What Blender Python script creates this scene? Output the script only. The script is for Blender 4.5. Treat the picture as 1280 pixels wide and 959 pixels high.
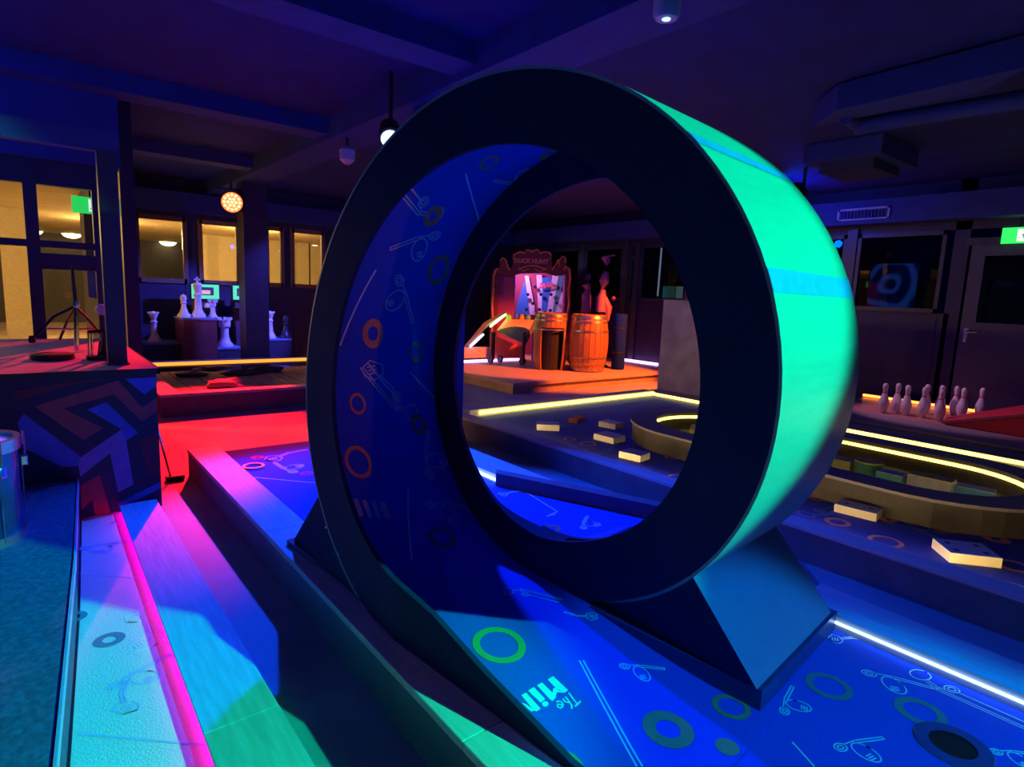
import bpy, bmesh, math, random
from math import sin, cos, pi, radians, hypot, atan2
from mathutils import Vector, Matrix
random.seed(7)
scene = bpy.context.scene
for o in list(bpy.data.objects): bpy.data.objects.remove(o)
COL = scene.collection

# ------------------------------------------------------------------ camera
CAMH, FPX, YAW, PITCH, ROLL = 1.3, 752.8, radians(38.99), radians(8.39), radians(2.32)
ZF = -0.16                                    # room floor; z = 0 is the carpet of the loop lane
fw = Vector((sin(YAW)*cos(PITCH), cos(YAW)*cos(PITCH), -sin(PITCH)))
_rt = Vector((cos(YAW), -sin(YAW), 0)); _up = _rt.cross(fw)
rt = _rt*cos(ROLL) + _up*sin(ROLL); up = _up*cos(ROLL) - _rt*sin(ROLL)
CP = Vector((0, 0, CAMH))
cd = bpy.data.cameras.new('camera'); cam = bpy.data.objects.new('camera', cd); COL.objects.link(cam)
cam.matrix_world = Matrix(((rt.x, up.x, -fw.x, CP.x), (rt.y, up.y, -fw.y, CP.y), (rt.z, up.z, -fw.z, CP.z), (0, 0, 0, 1)))
cd.sensor_fit = 'HORIZONTAL'; cd.sensor_width = 36; cd.lens = 36*FPX/1280; cd.clip_start = .05; cd.clip_end = 100
scene.camera = cam
def ray(x, y): return fw + rt*((x-640)/FPX) - up*((y-479.5)/FPX)
def pz(x, y, z=0.0): d = ray(x, y); return CP + d*((z-CP.z)/d.z)
def pX(x, y, X): d = ray(x, y); return CP + d*(X/d.x)
def pY(x, y, Y): d = ray(x, y); return CP + d*(Y/d.y)
def pr(x, y, R): d = ray(x, y); return CP + d*(R/hypot(d.x, d.y))      # at horizontal range R

# ------------------------------------------------------------------ world, exposure
scene.view_settings.view_transform = 'Standard'; scene.view_settings.look = 'None'
scene.view_settings.exposure = 0.0; scene.view_settings.gamma = 1.0; scene.view_settings.use_curve_mapping = False
wd = bpy.data.worlds.new('world'); scene.world = wd; wd.use_nodes = True
wd.node_tree.nodes['Background'].inputs[0].default_value = (0.0, 0.012, 0.25, 1)
wd.node_tree.nodes['Background'].inputs[1].default_value = 0.02

# ------------------------------------------------------------------ materials
MATS = {}
def mat(name, col, rough=.6, metal=0, var=.12, scale=18, bump=.0, emit=None, es=0, alpha=None, trans=0, spec=.5, stretch=None, coat=0):
    if name in MATS: return MATS[name]
    m = bpy.data.materials.new(name); m.use_nodes = True; nt = m.node_tree; b = nt.nodes['Principled BSDF']
    b.inputs['Roughness'].default_value = rough; b.inputs['Metallic'].default_value = metal
    b.inputs['Specular IOR Level'].default_value = spec; b.inputs['Transmission Weight'].default_value = trans
    b.inputs['Coat Weight'].default_value = coat
    tc = nt.nodes.new('ShaderNodeTexCoord'); mp = nt.nodes.new('ShaderNodeMapping')
    nt.links.new(tc.outputs['Object'], mp.inputs[0])
    if stretch: mp.inputs['Scale'].default_value = stretch
    no = nt.nodes.new('ShaderNodeTexNoise'); no.inputs['Scale'].default_value = scale; no.inputs['Detail'].default_value = 5
    nt.links.new(mp.outputs[0], no.inputs['Vector'])
    rp = nt.nodes.new('ShaderNodeValToRGB')
    rp.color_ramp.elements[0].position = .3; rp.color_ramp.elements[1].position = .7
    rp.color_ramp.elements[0].color = tuple(c*(1-var) for c in col) + (1,)
    rp.color_ramp.elements[1].color = tuple(min(1, c*(1+var)) for c in col) + (1,)
    nt.links.new(no.outputs['Fac'], rp.inputs[0]); nt.links.new(rp.outputs[0], b.inputs['Base Color'])
    if bump:
        bp = nt.nodes.new('ShaderNodeBump'); bp.inputs['Strength'].default_value = bump; bp.inputs['Distance'].default_value = .01
        nt.links.new(no.outputs['Fac'], bp.inputs['Height']); nt.links.new(bp.outputs[0], b.inputs['Normal'])
    if emit:
        b.inputs['Emission Color'].default_value = emit + (1,); b.inputs['Emission Strength'].default_value = es
    MATS[name] = m; return m
def led(name, col, s): return mat(name, (.02, .02, .02), .5, emit=col, es=s)
def glassmat(name='window_glass', tint=(.75, .8, .85), refl=.12):
    if name in MATS: return MATS[name]
    m = bpy.data.materials.new(name); m.use_nodes = True; nt = m.node_tree
    for n in list(nt.nodes): nt.nodes.remove(n)
    out = nt.nodes.new('ShaderNodeOutputMaterial'); mx = nt.nodes.new('ShaderNodeMixShader')
    t = nt.nodes.new('ShaderNodeBsdfTransparent'); g = nt.nodes.new('ShaderNodeBsdfGlossy'); f = nt.nodes.new('ShaderNodeFresnel')
    t.inputs[0].default_value = tint + (1,); g.inputs['Roughness'].default_value = .02; f.inputs[0].default_value = 1.5
    nt.links.new(f.outputs[0], mx.inputs[0]); nt.links.new(t.outputs[0], mx.inputs[1]); nt.links.new(g.outputs[0], mx.inputs[2]); nt.links.new(mx.outputs[0], out.inputs[0])
    MATS[name] = m; return m

M_floor = mat('floor_vinyl', (.30, .30, .33), .55, var=.22, scale=2.2, bump=.08)
M_ceil = mat('ceiling_paint', (.018, .03, .20), .8, var=.2, scale=3, bump=.3)
M_beam = mat('beam_paint', (.03, .06, .28), .7, var=.15, scale=6)
M_dark = mat('dark_wall_panel', (.035, .03, .09), .5, var=.2, scale=4)
M_frame = mat('dark_frame', (.05, .06, .1), .4, var=.1)
M_plank = mat('kerb_wood', (.55, .52, .52), .5, var=.14, scale=9, stretch=(6, .6, 6), bump=.12)
M_plankside = mat('kerb_side', (.13, .14, .17), .55, var=.15, scale=8)
M_greywood = mat('grey_wood', (.30, .26, .27), .55, var=.16, scale=9, stretch=(6, .6, 6), bump=.1)
M_blue = mat('blue_carpet', (.012, .075, .60), .9, var=.10, scale=160, bump=.25)
M_bluedk = mat('blue_carpet_domino', (.015, .05, .42), .9, var=.15, scale=120, bump=.2)
M_pale = mat('pale_carpet', (.72, .70, .50), .9, var=.08, scale=140, bump=.25)
M_step = mat('step_carpet', (.04, .10, .13), .95, var=.35, scale=45, bump=.4)
M_panel = mat('loop_panel_navy', (.012, .022, .085), .75, var=.1, scale=5, spec=.12)
M_rim = mat('loop_rim_paint', (.29, .31, .29), .42, var=.07, scale=3, stretch=(1, 9, 9))
M_stripe = mat('loop_joint_tape', (.10, .20, .62), .45)
M_white = mat('print_white', (.85, .85, .85), .8, var=.02)
M_orange = mat('print_orange', (.85, .30, .12), .8, var=.05)
M_grey = mat('print_grey', (.18, .22, .24), .8, var=.05)
M_black = mat('black_plastic', (.012, .012, .015), .45)
M_chrome = mat('chrome', (.75, .75, .78), .18, metal=1, var=.03)
M_cream = mat('cream_paint', (.80, .72, .52), .5, var=.04)
M_ivory = mat('ivory_top', (.62, .66, .72), .5, var=.03)

# ------------------------------------------------------------------ mesh helpers
class MB:
    def __init__(s): s.v = []; s.f = []
    def add(s, vs, fs):
        n = len(s.v); s.v += [tuple(v) for v in vs]; s.f += [tuple(i+n for i in f) for f in fs]; return s
    def box(s, x0, x1, y0, y1, z0, z1):
        return s.add([(x0,y0,z0),(x1,y0,z0),(x1,y1,z0),(x0,y1,z0),(x0,y0,z1),(x1,y0,z1),(x1,y1,z1),(x0,y1,z1)],
                     [(3,2,1,0),(4,5,6,7),(0,1,5,4),(1,2,6,5),(2,3,7,6),(3,0,4,7)])
    def prism(s, poly, z0, z1):                 # polygon in XY, extruded along Z; z1 may be a list
        n = len(poly); a = sum(poly[i][0]*poly[(i+1) % n][1]-poly[(i+1) % n][0]*poly[i][1] for i in range(n))
        if a < 0: poly = poly[::-1]; z1 = z1[::-1] if isinstance(z1, list) else z1
        zz = z1 if isinstance(z1, list) else [z1]*n
        vs = [(p[0], p[1], z0) for p in poly] + [(p[0], p[1], zz[i]) for i, p in enumerate(poly)]
        return s.add(vs, [tuple(range(n-1, -1, -1)), tuple(range(n, 2*n))] + [(i, (i+1) % n, n+(i+1) % n, n+i) for i in range(n)])
    def slab(s, pts, d):                        # closed loop of 3D points extruded by vector d
        n = len(pts); d = Vector(d)
        vs = [Vector(p) for p in pts] + [Vector(p)+d for p in pts]
        return s.add(vs, [tuple(range(n-1, -1, -1)), tuple(range(n, 2*n))] + [(i, (i+1) % n, n+(i+1) % n, n+i) for i in range(n)])
    def lathe(s, prof, c=(0, 0, 0), n=20, caps=True):
        vs = []; fs = []; k = len(prof)
        for i in range(n):
            a = 2*pi*i/n
            for r_, z in prof: vs.append((c[0]+r_*cos(a), c[1]+r_*sin(a), c[2]+z))
        for i in range(n):
            j = (i+1) % n
            for q in range(k-1): fs.append((i*k+q, j*k+q, j*k+q+1, i*k+q+1))
        if caps: fs.append(tuple(i*k+k-1 for i in range(n))); fs.append(tuple(i*k for i in range(n-1, -1, -1)))
        return s.add(vs, fs)
    def tube(s, pts, r, n=8):
        pts = [Vector(p) for p in pts]; rr = r if isinstance(r, (list, tuple)) else [r]*len(pts); vs = []; fs = []
        for i, p in enumerate(pts):
            t = (pts[min(i+1, len(pts)-1)]-pts[max(i-1, 0)]).normalized()
            a = t.cross(Vector((0, 0, 1)));  a = t.cross(Vector((1, 0, 0))) if a.length < .1 else a
            a.normalize(); b = t.cross(a)
            for k in range(n): vs.append(p + (a*cos(2*pi*k/n)+b*sin(2*pi*k/n))*rr[i])
        for i in range(len(pts)-1):
            for k in range(n): fs.append((i*n+k, i*n+(k+1) % n, (i+1)*n+(k+1) % n, (i+1)*n+k))
        fs.append(tuple(range(n-1, -1, -1))); fs.append(tuple((len(pts)-1)*n+k for k in range(n)))
        return s.add(vs, fs)
    def bar(s, a, b, w, h, upv=(0, 0, 1)):      # square bar from a to b
        a = Vector(a); b = Vector(b); t = (b-a).normalized(); x = t.cross(Vector(upv)).normalized(); y = x.cross(t).normalized()
        vs = [p + x*sx*w/2 + y*sy*h/2 for p in (a, b) for sx, sy in ((-1,-1),(1,-1),(1,1),(-1,1))]
        return s.add(vs, [(3,2,1,0),(4,5,6,7),(0,1,5,4),(1,2,6,5),(2,3,7,6),(3,0,4,7)])
    def build(s, name, m, parent=None, smooth=False, loc=None, bevel=0):
        me = bpy.data.meshes.new(name); me.from_pydata(s.v, [], s.f); me.validate()
        bm = bmesh.new(); bm.from_mesh(me); bmesh.ops.recalc_face_normals(bm, faces=bm.faces); bm.to_mesh(me); bm.free()
        if smooth:
            for p in me.polygons: p.use_smooth = True
        o = bpy.data.objects.new(name, me); COL.objects.link(o)
        if m: me.materials.append(m)
        if parent: o.parent = parent
        if loc: o.location = loc
        if smooth:
            e = o.modifiers.new('edge', 'EDGE_SPLIT'); e.split_angle = radians(40)
        if bevel:
            b = o.modifiers.new('bevel', 'BEVEL'); b.width = bevel; b.segments = 2; b.limit_method = 'ANGLE'
        return o
def tag(o, label, cat=None, group=None, kind=None):
    o['label'] = label
    if cat: o['category'] = cat
    if group: o['group'] = group
    if kind: o['kind'] = kind
    return o
def thing(name, loc, label, cat, group=None, rz=0):
    o = bpy.data.objects.new(name, None); COL.objects.link(o); o.location = loc; o.rotation_euler = (0, 0, rz); o.empty_display_size = .1
    return tag(o, label, cat, group)
def struct(name, mb, m, label, smooth=False):
    o = mb.build(name, m, smooth=smooth); o['kind'] = 'structure'; o['label'] = label; return o
def dup(root, loc, rz=0, label=None):
    r_ = root.copy(); COL.objects.link(r_); r_.location = loc; r_.rotation_euler = (0, 0, rz)
    if label: r_['label'] = label
    for ch in list(root.children):
        c = ch.copy(); COL.objects.link(c); c.parent = r_
        for g in list(ch.children):
            d = g.copy(); COL.objects.link(d); d.parent = c
    return r_
def spot(name, loc, target, col, power, size, blend=.3, radius=.06, parent=None):
    l = bpy.data.lights.new(name, 'SPOT'); l.color = col; l.energy = power; l.spot_size = radians(size); l.spot_blend = blend; l.shadow_soft_size = radius
    o = bpy.data.objects.new(name, l); COL.objects.link(o); o.location = loc
    o.rotation_euler = (Vector(target)-Vector(loc)).to_track_quat('-Z', 'Y').to_euler(); return o
def point(name, loc, col, power, radius=.1):
    l = bpy.data.lights.new(name, 'POINT'); l.color = col; l.energy = power; l.shadow_soft_size = radius
    o = bpy.data.objects.new(name, l); COL.objects.link(o); o.location = loc; return o
def can_lamp(loc, target, label, name='stage_spotlight', lens=None):
    """a short cylindrical spotlight on a bracket, aimed at target; the lamp itself sits in front of its lens"""
    loc = Vector(loc); d = (Vector(target)-loc).normalized(); t = thing(name, loc, label, 'spotlight')
    q = d.to_track_quat('Z', 'Y').to_matrix()
    b = MB().lathe([(.05,-.22),(.085,-.18),(.10,-.05),(.10,.0)], n=18); b.v = [tuple(q @ Vector(v)) for v in b.v]; b.build('housing', M_black, t, True)
    if lens:
        b = MB().lathe([(.0,.0),(.075,.0),(.08,.006),(.0,.012)], n=18, caps=False); b.v = [tuple(q @ Vector(v)) for v in b.v]; b.build('lens', lens, t)
    MB().bar((0,0,.08), (0,0,3.08-loc.z), .04, .015, (1,0,0)).build('bracket', M_black, t)
    return t

# ------------------------------------------------------------------ lights (each has a lamp body; fill and warm ones are added)
ZCEIL = 3.08
TEAL = Vector((3.9, -2.5, 2.7)); TAIM = Vector((.72, 1.16, 1.36))
spot('teal_light', TEAL, TAIM, (.0, 1.0, .58), 2700, 34.5, .3, .05)
can_lamp(TEAL + (TEAL-TAIM).normalized()*.03, TAIM, 'black ceiling spotlight throwing teal light on the loop')
REDP = pY(290, 253, 10.1)
spot('red_light', REDP + Vector((-.06, -.22, -.03)), (1.35, 6.8, 0), (1.0, .008, .02), 2600, 37, .5, .06)
spot('red_light_side', REDP + Vector((-.10, -.22, -.03)), (-.1, 5.5, .75), (1.0, .008, .02), 2600, 24, .4, .06)
BLUE = Vector((2.45, 4.75, 2.52)); spot('blue_light', BLUE, (1.55, 2.7, 0), (.0, .05, 1.0), 1150, 80, .5, .05)
can_lamp(BLUE + Vector((.02, .05, .03)), (1.3, 2.2, 0), 'black ceiling spotlight throwing blue light past the column', lens=led('blue_lens', (.55, .7, 1.0), 2.5))
FRB = Vector((1.9, -2.4, 2.7)); spot('front_blue_light', FRB, (1.8, .25, 0), (.0, .30, 1.0), 750, 27, .35, .06)
can_lamp(FRB + Vector((0, -.06, .03)), (1.75, .35, 0), 'black ceiling spotlight throwing blue light on the start of the loop lane')
OR = Vector((8.3, 4.7, 2.7)); spot('orange_light', OR, (7.6, 7.6, .2), (1.0, .14, .005), 2600, 52, .4, .06)
can_lamp(OR + Vector((.02, -.06, .02)), (7.6, 7.6, .2), 'black ceiling spotlight throwing orange light on the barrels')
WARM = Vector((7.28, .80, 1.1)); spot('warm_fill_light', WARM + Vector((-.04, .01, 0)), (1.5, 2.85, 1.5), (1.0, .17, .05), 260, 27, .6, .06)  # warm lamp added out of view to bring out the rings inside the loop
wl_ = thing('floor_fill_lamp', (7.28, .80, -.06), 'added black fill spotlight on a stand, out of view beside the bowling lane gutter', 'spotlight')
MB().lathe([(.16, 0), (.16, .015), (.03, .04)], n=18).build('base', M_black, wl_, True)
MB().tube([(0, 0, .03), (.06, 0, 1.08)], .014).build('pole', M_black, wl_, True)
_b = MB().lathe([(.05, -.2), (.08, -.16), (.095, -.04), (.095, 0)], n=18); _q = (Vector((1.6, 2.4, 1.35))-WARM).to_track_quat('Z', 'Y').to_matrix(); _b.v = [tuple(_q @ Vector(v) + Vector((0, 0, 1.16))) for v in _b.v]; _b.build('housing', M_black, wl_, True)
# dim blue fill lamps, added under the ceiling to lift the ambient light
for wl, wp in (((-2.4, 3.2, 2.75), 40), ((6.6, -1.6, 2.75), 7), ((5.4, 6.4, 2.75), 40), ((-.8, 5.8, 2.6), 10), ((8.6, 4.6, 2.7), 26)):
    point('blue_fill_light', wl, (.0, .05, 1.0), wp, .08)
    bw = thing('fill_lamp', (wl[0], wl[1], wl[2]+.13), 'small round black fill lamp added under the ceiling', 'ceiling lamp', 'added blue fill lamps under the ceiling')
    MB().lathe([(.05, 0), (.07, .02), (.07, .12), (.03, .14)], n=16).build('housing', M_black, bw, True)
    MB().tube([(0, 0, .13), (0, 0, ZCEIL-wl[2]-.13)], .012).build('stem', M_black, bw)

# ================================================================== STRUCTURE
XR, YB, ZC = 10.0, 12.3, 3.08
struct('floor', MB().box(-8, 16, -6, 24, ZF-.1, ZF), M_floor, 'smooth dark vinyl floor between the lanes')
struct('ceiling', MB().box(-8, 16, -6, YB+.1, ZC, ZC+.1), M_ceil, 'dark painted ceiling')
# ceiling joists running across the room (X direction)
for k, y in enumerate((1.2, 3.95, 6.7, 9.4)):
    struct('trim_%d' % (k+1), MB().box(-4, 2.62, y-.16, y+.16, ZC-.16, ZC), M_beam, 'ceiling joist across the room')
struct('trim_5', MB().box(2.62, 3.05, -5, YB, ZC-.22, ZC), M_beam, 'long ceiling beam carried by the columns')
# window wall opposite (Y = YB): dark panels with openings
wins = [(170, 232), (249, 298), (332, 353), (364, 404)]
ops = sorted((pY(a, 300, YB).x, pY(b, 300, YB).x) for a, b in wins)
SILL, HEAD = 1.31, 2.37
mb = MB().box(.9, XR, YB, YB+.12, ZF, SILL).box(.9, XR, YB, YB+.12, HEAD, ZC)
xs = [.9] + [v for o in ops for v in o] + [XR]
for i in range(0, len(xs), 2): mb.box(xs[i], xs[i+1], YB, YB+.12, SILL, HEAD)
struct('wall_back', mb, M_dark, 'dark panelled wall below the corridor windows')
struct('trim_6', MB().box(.9, XR, YB-.3, YB, 2.5, 2.82), M_beam, 'header beam above the corridor windows')
for i, (a, b) in enumerate(ops):
    w = MB().box(a-.02, a+.05, YB-.04, YB+.02, SILL-.05, HEAD+.05).box(b-.05, b+.02, YB-.04, YB+.02, SILL-.05, HEAD+.05).box(a, b, YB-.04, YB+.02, SILL-.05, SILL+.03).box(a, b, YB-.04, YB+.02, HEAD-.03, HEAD+.05).build('window_%d' % (i+1), mat('window_frame_brown', (.22, .13, .08), .5))
    tag(w, 'framed corridor window in the back wall', kind='structure')
    MB().box(a+.05, b-.05, YB+.03, YB+.036, SILL, HEAD).build('pane', glassmat(), w)
# lower wall seams
for i, x in enumerate((2.3, 4.25)):
    MB().box(x-.02, x+.02, YB-.012, YB, ZF, SILL).build('panel_joint', M_frame, bpy.data.objects['wall_back'])
# right wall (X = XR): lower panels, windows above, door
mb = MB().box(XR, XR+.12, -6, 1.35, ZF, ZC).box(XR, XR+.12, 2.78, YB, ZF, 1.28).box(XR, XR+.12, 1.35, YB, 2.42, ZC).box(XR, XR+.12, 2.66, 2.84, ZF, ZC)
struct('wall_right', mb, M_dark, 'dark panelled wall behind the bowling pins')
struct('trim_7', MB().box(XR-.35, XR, -6, YB, 2.53, 2.87), M_beam, 'deep header beam running above the right wall')
posts = [4.15, 5.6, 7.0, 8.35, 8.65, 9.95, 11.2]
for i, y in enumerate(posts): MB().box(XR-.05, XR+.1, y-.07, y+.07, ZF, 2.5).build('mullion', M_frame, bpy.data.objects['wall_right'])
edges = [2.84] + posts + [YB]
for i in range(len(edges)-1):
    a, b = edges[i]+.08, edges[i+1]-.08
    if b-a < .3: continue
    w = MB().box(XR-.03, XR+.03, a, a+.05, 1.28, 2.42).box(XR-.03, XR+.03, b-.05, b, 1.28, 2.42).box(XR-.03, XR+.03, a, b, 1.28, 1.34).box(XR-.03, XR+.03, a, b, 2.36, 2.42).build('window_%d' % (i+6), M_frame)
    tag(w, 'dark framed window in the right wall', kind='structure')
    MB().box(XR+.02, XR+.026, a+.05, b-.05, 1.34, 2.36).build('pane', glassmat('dark_glass', (.35, .38, .45)), w)
    MB().box(XR-.012, XR, a, b, .1, 1.2).build('wall_panel', M_dark, bpy.data.objects['wall_right'])
# the door at the right edge of the view
d = MB().box(XR-.02, XR+.04, 1.4, 2.62, ZF+.02, 1.18).box(XR-.02, XR+.04, 1.4, 1.56, 1.18, 2.2).box(XR-.02, XR+.04, 2.46, 2.62, 1.18, 2.2).box(XR-.02, XR+.04, 1.56, 2.46, 2.06, 2.2).build('door_1', mat('door_paint', (.10, .10, .16), .5))
tag(d, 'dark door with a glazed upper half and a lever handle', kind='structure')
MB().box(XR+.0, XR+.006, 1.56, 2.46, 1.18, 2.06).build('pane', glassmat('dark_glass'), d)
MB().box(XR-.035, XR-.02, 2.52, 2.57, .92, 1.1).tube([(XR-.035, 2.545, 1.05), (XR-.09, 2.545, 1.05), (XR-.09, 2.41, 1.05)], .012).build('handle', M_chrome, d)
MB().lathe([(.02, 0), (.02, .012)], n=12).build('lock', M_chrome, d, loc=(XR-.035, 2.545, .92)).rotation_euler = (0, radians(-90), 0)
MB().box(XR-.03, XR+.03, 1.3, 1.4, ZF, 2.28).box(XR-.03, XR+.03, 1.3, 2.7, 2.2, 2.3).build('door_frame', M_frame, d)
# unseen walls that close the room
struct('wall_left', MB().box(-4.1, -4, -6, 6.85, ZF, ZC), M_dark, 'dark wall on the drum side of the room')
struct('wall_front', MB().box(-4.1, XR+.1, -6.1, -6, ZF, ZC), M_dark, 'dark wall at the entrance end of the room')
# vent grille in the header beam
v0, v1 = pX(1048, 262, XR-.36), pX(1112, 268, XR-.36)
t = thing('vent_grille', (XR-.36, (v0.y+v1.y)/2, 2.66), 'slotted white air vent grille in the header beam', 'vent')
hw = abs(v0.y-v1.y)/2
MB().box(-.012, .005, -hw, hw, .07, .10).box(-.012, .005, -hw, hw, -.07, -.05).box(-.012, .005, -hw, -hw+.03, -.07, .1).box(-.012, .005, hw-.03, hw, -.07, .1).build('vent_frame', mat('vent_white', (.5, .55, .65), .5), t)
for k in range(14):
    y = -hw+.05+k*(2*hw-.1)/13
    MB().box(-.008, .002, y-.012, y+.012, -.05, .07).build('slat', M_beam, t)
# exit signs
def exit_sign(c, n, w, h, label):
    c = Vector(c); n = Vector(n).normalized(); x = n.cross(Vector((0, 0, 1))); x = Vector((0, 0, 1)).cross(n)
    t = thing('exit_sign', c, label, 'exit sign')
    def quad(x0, x1, z0, z1, off): return [x*x0 + Vector((0, 0, z0)) + n*off, x*x1 + Vector((0, 0, z0)) + n*off, x*x1 + Vector((0, 0, z1)) + n*off, x*x0 + Vector((0, 0, z1)) + n*off]
    MB().slab(quad(-w/2, w/2, -h/2, h/2, -.03), n*.03).build('case', led('exit_green', (.03, .8, .12), 1.3), t)
    W_ = led('exit_white', (.75, 1, .8), 1.6)
    MB().slab(quad(-w*.05, w*.38, -h*.38, h*.38, 0), n*.003).build('doorway', W_, t)
    G = led('exit_pictogram', (.02, .35, .06), .7)
    m_ = MB()
    for poly in ([(.1,.18),(.15,.18),(.17,.26),(.12,.28)], [(.06,-.02),(.16,.14),(.2,.1),(.12,-.06)], [(.1,-.05),(.16,-.08),(.2,-.3),(.16,-.3)], [(.06,-.03),(.02,-.2),(-.02,-.24),(.0,-.16)], [(.15,.14),(.26,.08),(.26,.04),(.16,.08)]):
        m_.slab([x*(px*w) + Vector((0, 0, pz_*h)) + n*.003 for px, pz_ in poly], n*.002)
    m_.build('running_figure', G, t)
    MB().bar((0, 0, h/2), (0, 0, h/2+.12), .02, .02, (1, 0, 0)).build('hanger', M_black, t)
exit_sign(pX(1274, 294, XR-.06), (-1, 0, 0), .36, .2, 'green running-man exit sign over the dark door')
# columns under the long beam
struct('trim_8', MB().box(2.72, 3.08, 10.15, 10.5, ZF, ZC-.2), mat('column_paint', (.04, .03, .07), .5), 'dark column behind the red lit lane')
cr = pX(580, 450, 3.06)
struct('trim_9', MB().box(2.7, 3.06, cr.y-.0, cr.y+.36, ZF, ZC-.2), M_beam, 'column standing between the loop lane and the domino lane')

# ------------------------------------------------------------------ corridor beyond the glass
M_warm = mat('corridor_ceiling', (.62, .50, .30), .7, var=.25, scale=3, stretch=(.3, 6, 1))
M_cfl = mat('corridor_floor', (.55, .45, .30), .6, var=.15, scale=4)
M_cw = mat('corridor_wall', (.60, .50, .33), .7, var=.1)
struct('ceiling_corridor', MB().box(-9, 16, YB+.14, 24, 2.62, 2.7).box(-9, .78, 7.1, YB+.14, 2.62, 2.7), M_warm, 'warm lit corridor ceiling beyond the glass')
struct('floor_corridor', MB().box(-9, 16, YB+.14, 24, ZF, ZF+.012).box(-9, .78, 7.1, YB+.14, ZF, ZF+.012), M_cfl, 'tan corridor floor beyond the glass')
struct('wall_corridor', MB().box(-9, 16, 24, 24.1, ZF, 2.7).box(-9.1, -9, 7, 24, ZF, 2.7), mat('corridor_dark', (.07, .06, .06), .6), 'dark far wall of the corridor')
for k, (px, w_) in enumerate(((22, .5), (262, .5), (283, 1.0), (345, .35), (380, .4), (396, .5))):
    c = pY(px, 330, (16 if k < 1 else 19))
    struct('trim_%d' % (10+k), MB().box(c.x-w_/2, c.x+w_/2, c.y, c.y+.4, ZF, 2.62), M_cw, 'pale corridor pillar beyond the glass')
dome = led('dome_glow', (1.0, .70, .28), 9)
lampspots = [(90, 294), (69, 306), (40, 290), (210, 304), (390, 308), (18, 318)]
for k, (px, py) in enumerate(lampspots):
    p = pz(px, py, 2.56)
    t = thing('ceiling_lamp', p, 'glowing warm dome lamp on the corridor ceiling beyond the glass', 'ceiling lamp', 'corridor dome lamps')
    MB().lathe([(.26, .06), (.26, .02), (.2, -.05), (.1, -.09), (.01, -.1)], n=18).build('dome', dome, t, True)
    MB().lathe([(.28, .06), (.28, .03)], n=18).build('collar', M_chrome, t)
for k, (x, y, w) in enumerate(((-3, 9.8, 45), (1.5, 17, 45), (4.5, 15.5, 60), (-2.5, 14, 45))):
    point('corridor_light', (x, y, 2.3), (1, .55, .16), w*7, .25)
# dark furniture glimpsed in the corridor
bb = tag(MB().box(-1.7, -1.35, 12.0, 12.4, ZF+.02, .28).build('cardboard_box', mat('cardboard', (.5, .26, .08), .8), bevel=.01), 'small tan cardboard box on the corridor floor beyond the glass', 'box')
# glazed partition beside the drum podium (Y = YP) and its return
YP = 6.9
px0, px1, px2 = pY(35, 330, YP).x, pY(52, 330, YP).x, pY(124, 330, YP).x
t = thing('glass_partition', (px1, YP, ZF), 'dark framed glass partition behind the drum podium', 'partition')
def rel(mb_, o): 
    l = o.location; mb_.v = [(v[0]-l[0], v[1]-l[1], v[2]-l[2]) for v in mb_.v]; return mb_
rel(MB().box(px0, px1, YP-.05, YP+.05, ZF, 2.45), t).build('post', M_frame, t)
rel(MB().box(px2-.03, px2+.1, YP-.05, YP+.05, ZF, 2.45), t).build('post', M_frame, t)
rel(MB().box(-2.2, -2.05, YP-.05, YP+.05, ZF, 2.45), t).build('post', M_frame, t)
rel(MB().box(-2.2, px2+.1, YP-.04, YP+.04, 2.09, 2.3), t).build('head_rail', M_frame, t)
rel(MB().box(-2.2, px2+.1, YP-.04, YP+.04, 1.55, 1.61), t).build('transom', M_frame, t)
rel(MB().box(px1, px2, YP-.03, YP+.03, 1.36, 1.50), t).build('door_top_rail', M_frame, t)
rel(MB().box(-2.05, px0, YP-.004, YP+.004, ZF, 2.09), t).build('pane', glassmat(), t)
rel(MB().box(px1, px2-.03, YP-.004, YP+.004, ZF, 2.09), t).build('pane', glassmat(), t)
rl = led('red_glint', (.9, .02, .03), .9)
rel(MB().box(-2.2, px2+.2, YP-.1, YP+.1, 2.3, ZC), t).build('upper_panel', M_beam, t)
struct('wall_return', MB().box(.78, .9, YP+.2, YB+.1, ZF, 1.0).box(.78, .9, YP+.2, YB+.1, 2.4, ZC).box(.78, .9, YP+.2, YP+.5, 1.0, 2.4).box(.78, .9, 9.2, 9.45, 1, 2.4).box(.78, .9, 11.6, YB+.1, 1, 2.4), M_dark, 'dark return wall beside the drum podium')
exit_sign(pY(113, 257, YP+.6), (0, -1, 0), .3, .16, 'small green exit sign hanging beyond the glass partition')

# ================================================================== LOOP LANE
LX0, LP, LYC, LZC, LRO, LRI, LW = 1.163, .789, 1.677, 1.054, 1.034, .781, .724
LRT = .955; LA = radians(6.49); ZT = LZC-LRT
def l2w(p): return Vector((p[0]*cos(LA)-p[1]*sin(LA), p[0]*sin(LA)+p[1]*cos(LA), p[2]))
def w2l(p): return Vector((p[0]*cos(LA)+p[1]*sin(LA), -p[0]*sin(LA)+p[1]*cos(LA), p[2]))
LB = Vector((LX0+LP/2+LW/2, LYC, 0))
def lx(phi): return LX0 + LP*phi/(2*pi)
def lpt(phi, r, off): return Vector((lx(phi)+off, LYC+r*sin(phi), LZC-r*cos(phi))) - LB
def sst(t): t = max(0, min(1, t)); return t*t*(3-2*t)
def hnear(y): return ZT*sst((y-.72)/(LYC-.72))                  # entry ramp, loop-frame y
def hfar(y): return ZT*(1-sst((y-LYC)/.22))

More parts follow.
